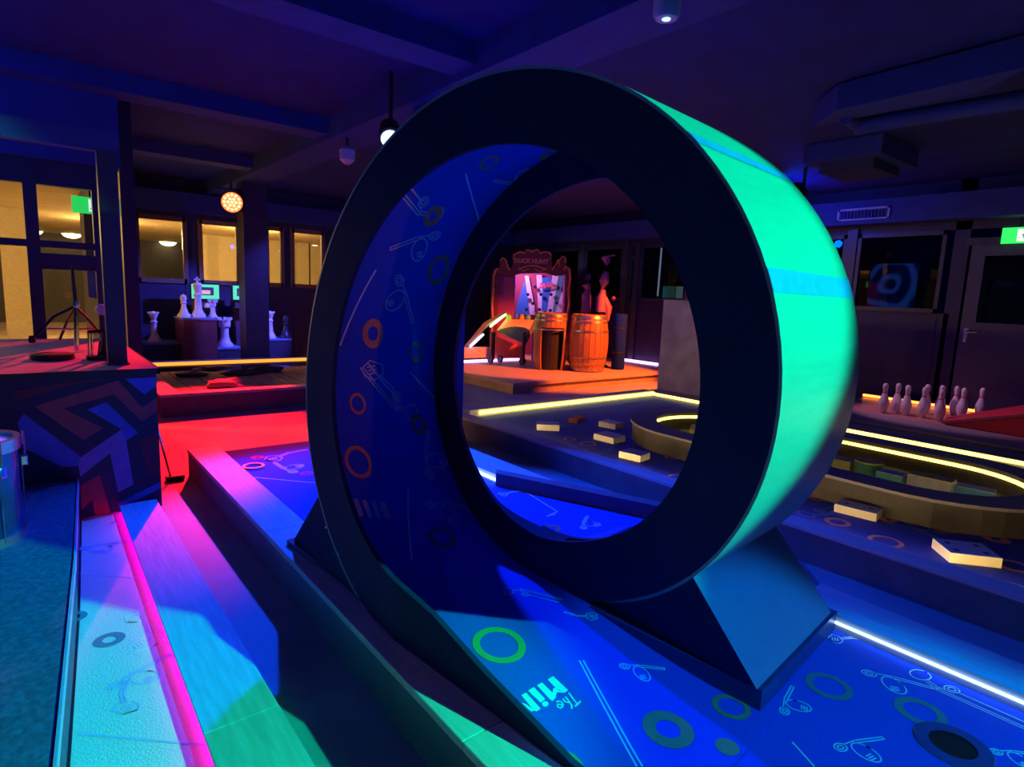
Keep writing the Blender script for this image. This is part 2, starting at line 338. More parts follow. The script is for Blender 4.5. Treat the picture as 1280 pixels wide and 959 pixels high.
# --- lane body
t = thing('loop_lane', (1.8, 2.0, ZF), 'long blue carpeted minigolf lane that runs through the loop', 'minigolf lane'); LANE = t
YS, YE = -1.6, 4.95
rel(MB().box(.93, 2.72, YS, YE-.02, ZF, -.012), t).build('base', M_plankside, t)
rel(MB().box(1.08, 2.6, YS, YE, -.012, 0), t).build('carpet', M_blue, t)
rel(MB().box(.89, .925, YS, YE, ZF, .02), t).build('side_board', M_plankside, t)
n = 5
ys = [YE, 3.05, 1.25, -.3, YS]
for i in range(4): rel(MB().box(.885, 1.10, ys[i+1]+.002, ys[i], .02, .05), t).build('kerb_plank', M_plank, t, bevel=.004)
# far kerb with blue LED under its lip
for fk in ([(2.5, YS), (2.66, YS), (2.74, 1.1), (2.5, 1.1)], [(2.46, YE), (2.73, YE), (2.74, 2.5), (2.48, 3.12)]):
    rel(MB().prism(fk, -.012, .06), t).build('far_kerb', M_plank, t)
rel(MB().prism([(2.66, YS), (2.69, YS), (2.77, 1.1), (2.98, 1.3), (2.98, 2.15), (2.77, 2.5), (2.76, YE), (2.73, YE), (2.74, 2.45), (2.95, 2.1), (2.95, 1.35), (2.74, 1.1)], ZF, .03), t).build('far_side_board', M_plankside, t)
rel(MB().prism([(2.6, 1.1), (2.74, 1.1), (2.95, 1.35), (2.95, 2.1), (2.74, 2.47), (2.48, 3.1), (2.6, 2.4)], ZF, -.0005), t).build('widened_carpet', M_blue, t)
LEDB = led('led_blue_white', (.32, .6, 1.0), 4.5)
rel(MB().box(2.49, 2.4999, YS, .98, .030, .037), t).build('led_strip', LEDB, t)
rel(MB().box(2.45, 2.459, 3.16, YE, .026, .044), t).build('led_strip', LEDB, t)
rel(MB().prism([(2.44, 3.15), (2.50, 3.22), (2.97, 2.12), (2.90, 2.04)], .0, .088), t).build('guide_block', M_plankside, t)
# cup at the far end and cup ring near the tee
for px, py in ((317, 584),):
    p = pz(px, py, 0); rel(MB().lathe([(.055, .001), (.055, .012), (.075, .012), (.078, .001)], c=p, n=24, caps=False), t).build('cup_ring', mat('cup_amber', (.8, .5, .2), .4), t, True)
p = pz(1191, 932, 0)
rel(MB().lathe([(.062, .0015), (.062, .004), (.1, .004), (.104, .0005)], c=p, n=32, caps=False), t).build('cup_ring', mat('cup_navy', (.03, .06, .22), .35), t, True)
rel(MB().lathe([(.0, .002), (.062, .002)], c=p, n=32, caps=False), t).build('cup_hole', M_black, t)
# seam
# --- loop
L = thing('loop_ramp', l2w(LB), 'large navy loop the loop ramp with a pale outer rim over the blue lane', 'loop ramp', rz=LA); LOOP = L
N = 96; PH = [2*pi*i/N for i in range(N+1)]
def sweep(cs, a0=0, a1=360, merge=0):                                     # cs: list of (radius, x-offset), closed section
    N = 96; PH = [radians(a0+(a1-a0)*i/N) for i in range(N+1)]
    m_ = len(cs); vs = [lpt(f, r_, o_+merge*sst(-f/radians(36))) for f in PH for r_, o_ in cs]
    fs = [(i*m_+j, i*m_+(j+1) % m_, (i+1)*m_+(j+1) % m_, (i+1)*m_+j) for i in range(N) for j in range(m_)]
    fs += [tuple(range(m_)), tuple(N*m_+j for j in range(m_-1, -1, -1))]
    return MB().add(vs, fs)
TH = .02
sweep([(LRI, 0), (LRO-.012, 0), (LRO-.012, TH), (LRI, TH)], 0, 362).build('side_panel', M_panel, L, True)['label'] = 'navy near side panel of the loop'
sweep([(LRI, LW-TH), (LRO-.012, LW-TH), (LRO-.012, LW), (LRI, LW)], -38, 326, LP-LW+.022).build('side_panel', M_panel, L, True)['label'] = 'navy far side panel of the loop'
sweep([(LRT, TH), (LRT+.012, TH), (LRT+.012, LW-TH), (LRT, LW-TH)]).build('track', M_blue, L, True)['label'] = 'blue printed running surface inside the loop'
sweep([(LRO-.011, -.002), (LRO, -.002), (LRO, LW+.002), (LRO-.011, LW+.002)]).build('outer_rim', M_rim, L, True)['label'] = 'pale painted outer rim of the loop'
vs = []; K = 14
for i in range(K+1):
    f = radians(-12+38*i/K); o1 = LW+.0005+(LP-LW)*(1-sst(f/radians(24)))
    vs += [lpt(f, LRI+.001, LW-.001), lpt(f, LRI+.02, LW-.001), lpt(f, LRI+.02, o1), lpt(f, LRI+.001, o1)]
MB().add(vs, [(4*i+q, 4*i+(q+1) % 4, 4*i+4+(q+1) % 4, 4*i+4+q) for i in range(K) for q in range(4)] + [(0, 1, 2, 3), (4*K+3, 4*K+2, 4*K+1, 4*K)]).build('divider_cap', M_panel, L)
for a0, a1 in ((224.6, 227.4), (250.2, 254.2)):
    vs = []; fs = []
    for i in range(5):
        f = radians(a0+(a1-a0)*i/4); vs += [lpt(f, LRO+.0015, -.003), lpt(f, LRO+.0015, LW+.003)]
    fs = [(2*i, 2*i+1, 2*i+3, 2*i+2) for i in range(4)]
    MB().add(vs, fs).build('joint_tape', M_stripe, L, True)
# feet: left one under the climbing side, right one under the descending side
def foot(sgn):
    a = radians(48); ybase = LYC + sgn*1.02
    prof = []
    for i in range(13):
        f = a*(1-i/12.0); prof.append((f, LYC+sgn*LRO*sin(f), LZC-LRO*cos(f)))
    prof += [(0, LYC, .075), (a, ybase, .075)]
    return prof
for sgn in (1, -1):
    pf = foot(sgn); n = len(pf)
    def X(f): return lx(f) if sgn > 0 else lx(2*pi-f)
    FW = LW-.07 if sgn > 0 else LW
    vs = [Vector((X(f)+.001, y, z))-LB for f, y, z in pf] + [Vector((X(f)+FW-.001, y, z))-LB for f, y, z in pf]
    # near and far faces as strips, so that they stay clean
    mbp = MB().add(vs, [tuple(range(n)), tuple(range(2*n-1, n-1, -1))] + [(n-1, n-2, 2*n-2, 2*n-1)])
    mbp.build('foot_side', M_panel, L)
    i0, i1 = 0, n-1
    MB().add([vs[i0]+Vector((0, -sgn*.0, .004)), vs[i1], vs[n+i1], vs[n+i0]+Vector((0, 0, .004))], [(0, 1, 2, 3)]).build('foot_ramp', mat('foot_paint', (.04, .23, .36), .45, var=.05), L)
    xa, xb = X(radians(40))-.012, X(radians(40))+FW+(.012 if sgn < 0 else -.02)
    ya, yb = sorted((LYC, LYC+sgn*1.035))
    b_ = MB().box(xa-LB.x, xb-LB.x, ya-LB.y, yb-LB.y, .0, .075); b_.build('foot_skirt', mat('skirt_navy', (.03, .05, .16), .35), L)
    for s in range(3):
        f = radians(20+8*s); y = LYC+sgn*(LRO*sin(f)+.02*s); z = .12+.07*s
        MB().lathe([(.006, 0), (.006, .003)], n=8).build('screw', M_chrome, L, loc=(X(f)-.002-LB.x, y-LB.y, z)).rotation_euler = (0, radians(-90), 0)
# guard wall that carries the near side panel on, sloping down towards the tee
gw = [(LYC+.02, .2732), (LYC, .273), (1.47, .24), (1.23, .165), (.87, .075), (.62, .052)]
k = len(gw); vs = []
for x in (LX0+.0005, LX0+TH): vs += [Vector((x, y, z))-LB for y, z in gw] + [Vector((x, y, .048))-LB for y, z in gw]
fs = []
for q in (0, 2*k): fs += [(q+i, q+i+1, q+k+i+1, q+k+i) for i in range(k-1)]
fs += [(i, i+1, 2*k+i+1, 2*k+i) for i in range(k-1)] + [(0, k, 3*k, 2*k)]
MB().add(vs, fs).build('guard_wall', M_panel, L)
# entry and exit ramps in carpet
for nm, hf, y0, y1, xo in (('entry_ramp', hnear, .6, LYC, lx(0)), ('exit_ramp', hfar, LYC, LYC+.24, lx(2*pi))):
    vs = []; K = 16
    for i in range(K+1):
        y = y0+(y1-y0)*i/K; vs += [Vector((xo+.01, y, hf(y)+.004))-LB, Vector((xo+LW-.015, y, hf(y)+.004))-LB]
    n2 = len(vs); vs += [Vector((v.x, v.y, .0005)) for v in vs]
    fs = [(2*i, 2*i+1, 2*i+3, 2*i+2) for i in range(K)] + [(2*i, 2*i+2, n2+2*i+2, n2+2*i) for i in range(K)] + [(2*i+1, 2*i+3, n2+2*i+3, n2+2*i+1) for i in range(K)] + [(0, 1, n2+1, n2), (n2-2, n2-1, 2*n2-1, 2*n2-2)]
    MB().add(vs, fs).build(nm, M_blue, L, True)

# ------------------------------------------------------------------ printed motifs
class Surf:
    """maps (u, v) in metres to a 3D point + normal on a surface, and pixels to (u, v)"""
class Flat(Surf):
    def __init__(s, z, e=.0015): s.z = z; s.e = e
    def uv(s, x, y): p = pz(x, y, s.z); return (p.x, p.y)
    def pt(s, u, v): return Vector((u, v, s.z+s.e))
    par = None; base = Vector((0, 0, 0))
class Ramp(Surf):                                               # loop-frame coordinates, near lane + entry ramp
    def uv(s, x, y):
        z = 0
        for _ in range(12): p = w2l(pz(x, y, z)); z = hnear(p.y)+.004 if p.y > .6 else 0
        return (p.x, p.y)
    def pt(s, u, v): z = hnear(v)+.0055 if v > .6 else .0015; return Vector((u, v, z))-LB
class Cyl(Surf):
    R = LRT-.0015
    def uv(s, x, y):
        o = w2l(CP); d = w2l(ray(x, y)); oy, oz = o.y-LYC, o.z-LZC
        A = d.y*d.y+d.z*d.z; B = 2*(oy*d.y+oz*d.z); C = oy*oy+oz*oz-LRT**2
        tt = (-B+math.sqrt(max(0, B*B-4*A*C)))/(2*A); p = o+d*tt
        f = atan2(p.y-LYC, -(p.z-LZC)) % (2*pi); return (p.x, f*LRT)
    def pt(s, u, v): f = v/LRT; u = max(lx(f)+TH+.002, min(u, lx(f)+LW-TH-.002)); return Vector((u, LYC+s.R*sin(f), LZC-s.R*cos(f)))-LB
class Print:
    def __init__(s, surf): s.S = surf; s.m = {}
    def mb(s, m_, nm='printed_line', stuff=False):
        b_ = MB(); s.m[len(s.m)] = (b_, m_, nm, stuff); return b_
    def ring(s, px, py, R, hole, m_, asp=1, rot=0):
        u0, v0 = s.S.uv(px, py); K = 28; vs = []
        for i in range(K):
            a = 2*pi*i/K
            for q in (R, R*hole):
                x, y = q*cos(a)*asp, q*sin(a); vs.append(s.S.pt(u0+x*cos(rot)-y*sin(rot), v0+x*sin(rot)+y*cos(rot)))
        s.mb(m_, 'printed_ring').add(vs, [(2*i, 2*i+1, (2*i+3) % (2*K), (2*i+2) % (2*K)) for i in range(K)])
    def line(s, pts, wd_, m_, closed=False, pix=False, into=None):
        if pix: pts = [s.S.uv(*p) for p in pts]
        if closed: pts = pts+[pts[0], pts[1]]
        # subdivide so that ribbons follow curved surfaces
        q = [pts[0]]
        for a, b in zip(pts, pts[1:]):
            k_ = max(1, int(hypot(b[0]-a[0], b[1]-a[1])/.05))
            q += [(a[0]+(b[0]-a[0])*i/k_, a[1]+(b[1]-a[1])*i/k_) for i in range(1, k_+1)]
        vs = []
        for i, p in enumerate(q):
            a, b = q[max(i-1, 0)], q[min(i+1, len(q)-1)]; dx, dy = b[0]-a[0], b[1]-a[1]; l = hypot(dx, dy) or 1
            nx, ny = -dy/l*wd_/2, dx/l*wd_/2; vs += [s.S.pt(p[0]+nx, p[1]+ny), s.S.pt(p[0]-nx, p[1]-ny)]
        (into or s.mb(m_)).add(vs, [(2*i, 2*i+1, 2*i+3, 2*i+2) for i in range(len(q)-1)])
    def poly(s, pts, m_, pix=False):
        if pix: pts = [s.S.uv(*p) for p in pts]
        s.mb(m_, 'printed_letter').add([s.S.pt(*p) for p in pts], [tuple(range(len(pts)))])
    def club(s, px, py, size, rot, m_, kind=0, wd_=.007, flip=1):
        B = s.mb(m_, 'printed_club', True); u0, v0 = s.S.uv(px, py); cr_, sr_ = cos(rot), sin(rot)
        def T(pts): return [(u0+size*(x*flip*cr_-y*sr_), v0+size*(x*flip*sr_+y*cr_)) for x, y in pts]
        def ell(cx, cy, a, b, r=0): return [(cx+a*cos(t_)*cos(r)-b*sin(t_)*sin(r), cy+a*cos(t_)*sin(r)+b*sin(t_)*cos(r)) for t_ in [2*pi*i/18 for i in range(18)]]
        if kind == 0:                                            # driver: round head, grooves, shaft
            s.line(T(ell(0, -.12, .17, .24, .25)), wd_, m_, True, into=B)
            for q in (-.05, .0, .05): s.line(T([(-.08, -.24+q), (.06, -.22+q)]), wd_, m_, into=B)
            s.line(T([(.05, .1), (.62, .03)]), wd_, m_, into=B); s.line(T([(.07, .16), (.62, .09)]), wd_, m_, into=B); s.line(T([(.62, .02), (.62, .1)]), wd_, m_, into=B)
            s.line(T(ell(-.34, .1, .12, .09, .1)), wd_, m_, True, into=B); s.line(T(ell(-.34, .1, .06, .04)), wd_, m_, True, into=B); s.line(T([(-.22, .14), (.06, .16)]), wd_, m_, into=B)
        elif kind == 1:                                          # putter: two long parallel shafts and hook heads
            s.line(T(ell(-.3, .22, .16, .12, .8)), wd_, m_, True, into=B); s.line(T([(-.22, .1), (-.12, -.02), (-.02, -.04)]), wd_, m_, into=B); s.line(T([(-.26, .06), (-.14, -.08)]), wd_, m_, into=B)
            s.line(T(ell(.05, .02, .1, .08, .5)), wd_, m_, True, into=B); s.line(T(ell(.05, .02, .05, .04, .5)), wd_, m_, True, into=B)
            for q in (0, .06): s.line(T([(-.2, -.02-q), (.75, -.5-q)]), wd_, m_, into=B)
            for q in (.12, .17): s.line(T([(.1, -.05+q*.2), (.78, -.42+q*.3)]), wd_, m_, into=B)
        else:                                                    # iron: flat head with score lines and bent shaft
            s.line(T([(-.22, -.2), (-.28, .0), (-.12, .2), (.02, .14), (.05, -.06), (-.08, -.2)]), wd_, m_, True, into=B)
            for q in (0, .06, .12): s.line(T([(-.2+q, -.1), (-.16+q, .06)]), wd_, m_, into=B)
            s.line(T([(.03, .08), (.3, .2), (.7, .2)]), wd_, m_, into=B); s.line(T([(.04, .02), (.3, .14), (.7, .14)]), wd_, m_, into=B); s.line(T([(.7, .14), (.7, .2)]), wd_, m_, into=B)
    def done(s, name, parent, base=None):
        for k_, (b_, m_, nm, stuff) in s.m.items():
            if base: b_.v = [tuple(Vector(v)-base) for v in b_.v]
            o = b_.build(nm, m_, parent)
            if stuff: o['kind'] = 'stuff'
# near lane (entry) prints, loop frame
P = Print(Ramp())
P.ring(835, 912, .078, .48, M_orange); P.ring(624, 806, .095, .72, M_orange); P.ring(914, 884, .06, .7, M_orange)
P.ring(697, 718, .07, .45, M_grey); P.ring(700, 962, .07, .6, M_orange)
P.ring(909, 934, .035, .02, M_orange)
P.line([(724, 826), (762, 897), (796, 959)], .006, M_white, pix=True); P.line([(729, 826), (767, 895), (803, 959)], .006, M_white, pix=True)
P.line([(632, 689), (662, 694)], .007, M_white, pix=True)
P.club(800, 838, .15, radians(-38), M_white, 0, .005)
P.club(655, 742, .17, radians(92), M_white, 1, .005, -1)
P.club(735, 770, .13, radians(120), M_white, 2, .005)
# lettering "The MiN..." printed on the carpet, cut off by the rail
def CR(*q): return [(630+a/8.717, 820+b/8.717) for a, b in q]
P.poly(CR((475,262),(535,225),(700,380),(655,408),(560,352)), M_white, True)
P.poly(CR((560,352),(600,382),(660,406),(578,402),(556,462),(524,430),(536,360)), M_white, True)
P.poly(CR((357,325),(415,295),(552,430),(568,452),(530,497),(500,478)), M_white, True)
P.poly(CR((262,385),(325,345),(450,475),(400,515)), M_white, True)
P.poly(CR(*[(450+36*cos(2*pi*i/14), 528+30*sin(2*pi*i/14)) for i in range(14)]), M_white, True)
P.poly(CR((190,435),(240,405),(400,580),(355,610),(325,600)), M_white, True)
P.poly(CR((190,515),(240,530),(330,600),(300,612),(270,590)), M_white, True)
P.line(CR((770,555),(800,535),(835,495)), .006, M_white, pix=True); P.line(CR((800,532),(750,470),(705,405)), .006, M_white, pix=True)
P.line(CR((740,582),(735,540),(690,475),(665,450)), .006, M_white, pix=True); P.line(CR((712,510),(690,512),(660,500),(640,470)), .006, M_white, pix=True)
P.line(CR((637,541),(578,528),(585,560),(612,574),(638,560),(643,530),(620,503),(590,498),(572,508)), .005, M_white, pix=True)
P.done('lane_print', LOOP)
# prints on the running surface inside the loop
P = Print(Cyl())
for px, py, R, h in ((541,270,.062,.4),(548,337,.085,.7),(466,417,.075,.5),(520,440,.055,.7),(447,505,.055,.72),(523,531,.06,.55),(448,578,.085,.75),(611,203,.055,.72),(689,193,.06,.5),(556,390,.06,.6)): P.ring(px, py, R, h, M_orange, asp=.8)
P.ring(553, 672, .07, .6, M_grey)
for a, b in (((582,217),(605,293)), ((470,337),(425,432)), ((512,465),(551,505)), ((510,610),(515,700))): P.line([a, b], .009, M_white, pix=True)
W2 = mat('print_faded_white', (.6, .62, .68), .8, var=.03)
P.club(528, 256, .30, radians(-60), W2, 1, .008, -1); P.club(524, 305, .26, radians(20), W2, 0, .008, -1); P.club(500, 372, .26, radians(-60), W2, 0, .008)
P.club(470, 470, .3, radians(-70), W2, 2, .008); P.club(496, 500, .28, radians(-80), W2, 1, .008, -1); P.club(540, 575, .26, radians(70), W2, 0, .008); P.club(560, 638, .26, radians(-20), W2, 0, .008)
P.club(650, 225, .24, radians(190), W2, 0, .008)
for k in range(4):
    x = 444+k*11; P.line([(x, 624+k*1.2), (x+8, 646+k*1.2)], .022 if k < 3 else .03, W2, pix=True)
P.done('track_print', LOOP)
# prints on the flat part of the lane (far strip, end platform, tee end)
P = Print(Flat(0.0))
P.ring(1036, 858, .075, .68, M_grey); P.ring(1150, 890, .075, .62, M_grey)
P.club(990, 880, .16, radians(20), M_white, 0, .005); P.club(1075, 935, .17, radians(-20), M_white, 0, .005); P.club(1115, 852, .20, radians(-58), M_white, 0, .005)
P.club(1185, 862, .24, radians(-62), M_white, 1, .005); P.club(1050, 800, .16, radians(-50), M_white, 2, .005); P.club(1270, 946, .14, radians(-40), M_white, 0, .005)
P.line([(990, 928), (1018, 959)], .006, M_white, pix=True); P.line([(962, 858), (882, 959)], .003, M_white, pix=True)
P.line([(655, 614), (697, 640), (680, 647), (694, 643)], .012, M_white, pix=True)
P.club(632, 618, .2, radians(-20), M_white, 2, .01); P.club(735, 655, .2, radians(40), M_white, 0, .009)
P.ring(690, 661, .05, .6, M_orange)
P.line([(318, 597), (394, 604)], .012, M_white, pix=True)
P.club(348, 572, .4, radians(10), W2, 2, .016); P.club(362, 585, .3, radians(100), W2, 0, .016); P.ring(322, 572, .05, .3, mat('print_magenta', (.7, .05, .3), .8)); P.ring(383, 592, .05, .3, MATS['print_magenta'])
P.done('lane_print', LANE, Vector(LANE.location))

# ================================================================== LEFT LANE, STEP, PODIUM
ZL = -.148; ZBD = -.10
t = thing('pale_lane', (.3, 2.5, ZF), 'pale carpeted minigolf lane ending at the drum podium', 'minigolf lane'); PALE = t
lft = [pz(80, 959, ZL), pz(93, 800, ZL), pz(103, 652, ZL)]
l0 = (lft[0].x-.02*2, lft[0].y-2.6)
rgt0, rgt1 = pz(268, 959, ZL), pz(150, 640, ZL)
se = [pz(66, 959, .1), pz(82, 800, .1), pz(92, 700, .1), pz(97, 600, .1)]
rel(MB().prism([(se[0].x-.04, -1)] + [(q.x+.01, q.y) for q in se[:3]] + [(se[3].x+.01, 4.34), (rgt1.x+.04, 4.34), (rgt0.x+.04, -1)], ZF, ZL), t).build('carpet', M_pale, t)
bl0, bl1, br0, br1 = pz(270, 959, ZBD), pz(152, 640, ZBD), pz(395, 959, ZBD), pz(203, 636, ZBD)
def ext(a, b, y): k_ = (y-a.y)/(b.y-a.y); return (a.x+(b.x-a.x)*k_, y)
for ya, yb in ((-1, 1.9), (1.902, 4.33)):
    rel(MB().prism([ext(bl0, bl1, ya), ext(br0, br1, ya), ext(br0, br1, yb), ext(bl0, bl1, yb)], ZBD-.014, ZBD), t).build('kerb_plank', M_plank, t, bevel=.002)
i0, i1 = ext(bl0, bl1, -1), ext(bl0, bl1, 4.32); o0, o1 = ext(br0, br1, -1), ext(br0, br1, 4.32)
rel(MB().prism([(i0[0]+.03, i0[1]), (o0[0]-.01, o0[1]), (o1[0]-.01, o1[1]), (i1[0]+.03, i1[1])], ZF, ZBD-.014), t).build('kerb_base', M_plankside, t)
rel(MB().prism([(i0[0]+.016, i0[1]), (i0[0]+.029, i0[1]), (i1[0]+.029, i1[1]), (i1[0]+.016, i1[1])], ZBD-.024, ZBD-.0145), t).build('led_strip', led('led_magenta', (1.0, .0, .9), 9), t)
P = Print(Flat(ZL, .002))
P.ring(92, 772, .05, .5, M_grey); P.ring(137, 800, .055, .45, M_grey)
LG = mat('print_pale_blue', (.45, .55, .75), .8, var=.03)
P.line([(98, 717), (178, 723)], .007, M_white, pix=True); P.line([(97, 918), (260, 932)], .007, LG, pix=True)
P.club(172, 770, .2, radians(40), M_white, 2, .006); P.club(195, 800, .26, radians(-82), M_white, 0, .006); P.club(128, 684, .25, radians(-4), LG, 0, .009); P.club(175, 845, .22, radians(30), LG, 0, .006); P.club(150, 655, .2, radians(-80), M_white, 2, .01)
P.club(160, 880, .2, radians(70), LG, 2, .006)
P.done('lane_print', PALE, Vector(PALE.location))
# raised carpeted step on the far left
ZS = .1
e = [pz(66, 959, ZS), pz(82, 800, ZS), pz(92, 700, ZS), pz(97, 600, ZS)]
t = thing('carpeted_step', (-.6, 2.0, ZF), 'low teal carpeted step beside the pale lane', 'step')
poly = [(-3.5, -2), (e[0].x-.05, -2)] + [(q.x, q.y) for q in e[:3]] + [(e[3].x, 4.34), (-3.5, 4.34)]
rel(MB().prism(poly, ZF, ZS), t).build('step_body', M_step, t, bevel=.012)
tr = [(q.x+.004, q.y) for q in e[:3]] + [(e[3].x+.004, 4.33)]
trim = MB()
for a, b in zip([(e[0].x-.046, -2)]+tr, tr): trim.bar((a[0], a[1], ZS-.02), (b[0], b[1], ZS-.02), .008, .05)
rel(trim, t).build('edge_trim', mat('trim_satin', (.45, .42, .50), .3), t)
# ---- drum podium with zigzag mural
XP0, XP1, YP0, YP1, ZP = -2.0, .62, 4.36, 6.72, .75
t = thing('drum_podium', (-.5, 5.5, ZF), 'tall drum podium with a zigzag mural on its front', 'podium'); POD = t
rel(MB().box(XP0, XP1, YP0, YP1, ZF, ZP-.02), t).build('podium_body', mat('mural_navy', (.02, .03, .07), .5), t)
rel(MB().box(XP0, XP1+.01, YP0-.01, YP1, ZP-.02, ZP), t).build('podium_top', mat('podium_top_grey', (.5, .45, .45), .6), t)
rel(MB().box(XP0, XP1+.02, YP0-.02, YP0-.01, ZP-.035, ZP).box(XP1+.01, XP1+.02, YP0-.02, YP1, ZP-.035, ZP), t).build('edge_trim', mat('trim_dark', (.03, .03, .04), .35), t)
def MU(*q): return [(a/3.6875, 420+b/3.6875) for a, b in q]
mural = [('mural_brown', (.30, .10, .09), MU((160,325),(545,205),(655,330),(725,285),(725,345),(655,395),(525,270),(290,335),(475,425),(385,482))),
 ('mural_blue', (.05, .16, .62), MU((405,340),(490,305),(635,445),(580,485),(562,432))),
 ('mural_violet', (.26, .20, .55), MU((562,430),(582,484),(615,685),(545,720),(507,540),(370,650),(358,570))),
 ('mural_blue', None, MU((80,400),(110,360),(370,555),(360,600),(290,605),(115,520))),
 ('mural_blue', None, MU((575,165),(718,165),(718,235),(665,270))),
 ('mural_maroon', (.14, .03, .05), MU((640,490),(722,440),(735,640),(690,640))),
 ('mural_maroon', None, MU((60,260),(320,185),(480,168),(520,178),(330,225),(80,300))),
 ('mural_red', (.55, .06, .07), MU((372,690),(460,640),(512,840),(440,860),(428,755),(378,800))),
 ('mural_blue', None, MU((545,770),(738,675),(742,700),(550,800)))]
for nm, cl, pl in mural:
    m_ = mat(nm, cl, .55) if cl else MATS[nm]
    q = [pY(x, y, YP0-.003) for x, y in pl]; q = [Vector((min(v.x, XP1), v.y, max(ZF+.002, min(v.z, ZP-.06)))) for v in q]
    rel(MB().slab(q, (0, .0025, 0)), t).build('mural_shape', m_, t)
# floor tom standing on the step
db = pz(29, 668, ZS); dr = .19; dc = Vector((db.x-dr+.005, db.y+.02, ZS+.01))
dtop = pr(28, 545, hypot(db.x, db.y)).z - ZS
t = thing('floor_tom', (dc.x, dc.y, ZS), 'dark floor tom drum with a white head on the teal step', 'drum')
MB().lathe([(dr, .01), (dr, dtop-.05)], n=40).build('shell', mat('drum_shell', (.01, .03, .12), .25, coat=.5), t, True)
MB().lathe([(.0, dtop-.012), (dr-.01, dtop-.012)], n=40, caps=False).build('drum_head', mat('drum_head_white', (.85, .85, .85), .5), t)
MB().lathe([(dr-.012, dtop-.012), (dr-.01, dtop+.004), (dr+.014, dtop+.004), (dr+.014, dtop-.05), (dr+.0, dtop-.05)], n=40, caps=False).build('hoop', mat('hoop_metal', (.45, .45, .5), .3, metal=.9), t, True)
MB().lathe([(dr-.002, .0), (dr+.012, .0), (dr+.012, .04), (dr-.002, .04)], n=40, caps=False).build('hoop', MATS['hoop_metal'], t, True)
for k in range(6):
    a = 2*pi*k/6+.15; c, s = cos(a), sin(a)
    lg = MB().bar(((dr+.02)*c, (dr+.02)*s, dtop-.15), ((dr+.02)*c, (dr+.02)*s, dtop-.10), .03, .03, (c, s, 0)).build('lug', M_chrome, t, bevel=.006)
    MB().tube([((dr+.024)*c, (dr+.024)*s, dtop-.1), ((dr+.024)*c, (dr+.024)*s, dtop+.015)], .005).build('tension_rod', M_chrome, lg)
    MB().tube([((dr+.012)*c, (dr+.012)*s, .02), ((dr+.012)*c, (dr+.012)*s, dtop-.15)], .003).build('tension_rod', M_chrome, lg)
# post frame rising from the podium corner
pb = pz(152, 455, ZP)
t = thing('post_frame', (pb.x, pb.y, ZP), 'dark steel post with a top beam standing on the drum podium corner', 'frame')
MB().box(-.075, .03, -.04, .04, 0, 1.32).build('post', M_frame, t)
MB().box(-2.2, .04, -.03, .05, 1.32, 1.44).build('top_beam', M_beam, t)
MB().box(-.085, .04, -.05, .05, 0, .012).build('base_plate', M_frame, t)
bt = MB()
for z in (.05, 1.28): bt.lathe([(.012, 0), (.012, .01)], c=(0, 0, z), n=8)
# hi-hat stand on podium
hb = pz(96, 440, ZP); H = hypot(hb.x, hb.y)
def hp(x, y, dr_=0): return pr(x, y, H+dr_) - Vector((hb.x, hb.y, ZP))
t = thing('cymbal_stand', (hb.x, hb.y, ZP), 'chrome tripod cymbal stand on the red lit podium', 'stand')
MB().tube([Vector((0, 0, .005)), hp(95, 385), hp(90, 332)], [.016, .014, .01]).build('pole', M_chrome, t, True)
MB().lathe([(.02, 0), (.024, .02), (.02, .05)], c=hp(95, 385), n=12).build('collar', M_chrome, t, True)
for q in ((40, 425, -.1), (128, 420, .35), (75, 424, .5)):
    MB().tube([hp(94, 383), hp((94+q[0])/2, 396 if q[0] < 50 else 400, q[2]/2), hp(q[0], q[1], q[2])], .010).build('leg', M_black, t, True)
    MB().tube([hp(97, 412), hp((2*q[0]+97)/3, 411, q[2]*.6)], .007).build('brace', M_chrome, t, True)
for q in ((40, 425, -.1),): MB().lathe([(.02, -.02), (.024, .0), (.016, .03)], c=hp(40, 425, -.1), n=10).build('rubber_foot', M_black, t, True)
# bass drum pedal
kb = pz(128, 449, ZP); H2 = hypot(kb.x, kb.y)
def kp(x, y, dr_=0): return pr(x, y, H2+dr_) - Vector((kb.x, kb.y, ZP))
t = thing('drum_pedal', (kb.x, kb.y, ZP), 'bass drum pedal with a round pale beater at the podium edge', 'drum pedal')
for x in (111, 115, 143, 147): MB().tube([kp(x, 449), kp(x, 413)], .007).build('upright', M_chrome, t, True)
MB().tube([kp(110, 415), kp(148, 413)], .012).build('axle', M_black, t, True)
bd = MB().tube([kp(128, 415), kp(127, 392)], .008).build('beater_rod', M_black, t, True)
b_ = MB().lathe([(.0, -.03), (.032, -.03), (.038, 0), (.03, .03), (.0, .03)], n=16); q = Matrix.Rotation(radians(90), 3, 'X') @ Matrix.Identity(3)
b_.v = [tuple((q @ Vector(v)) + kp(127, 387)) for v in b_.v]; b_.build('beater', mat('beater_felt', (.6, .6, .62), .7), t, True)
MB().box(-.09, .10, -.07, .05, .0, .025).build('base_plate', M_black, t)
MB().slab([kp(122, 448), kp(140, 447), kp(138, 428, .1), kp(124, 430, .1)], (0, .0, .02)).build('footboard', M_black, t)
MB().tube([kp(128, 440), kp(130, 425), kp(131, 414)], .016).build('spring', M_black, t, True)
# flat round practice pad
c = pz(66, 449, ZP)
t = thing('practice_pad', c, 'flat round black practice pad on the podium', 'practice pad')
MB().lathe([(.12, 0), (.125, .01), (.12, .035), (.1, .04)], n=28).build('pad_base', M_black, t, True)
MB().lathe([(.0, .041), (.1, .041)], n=28, caps=False).build('pad_top', mat('rubber', (.03, .03, .04), .8), t)
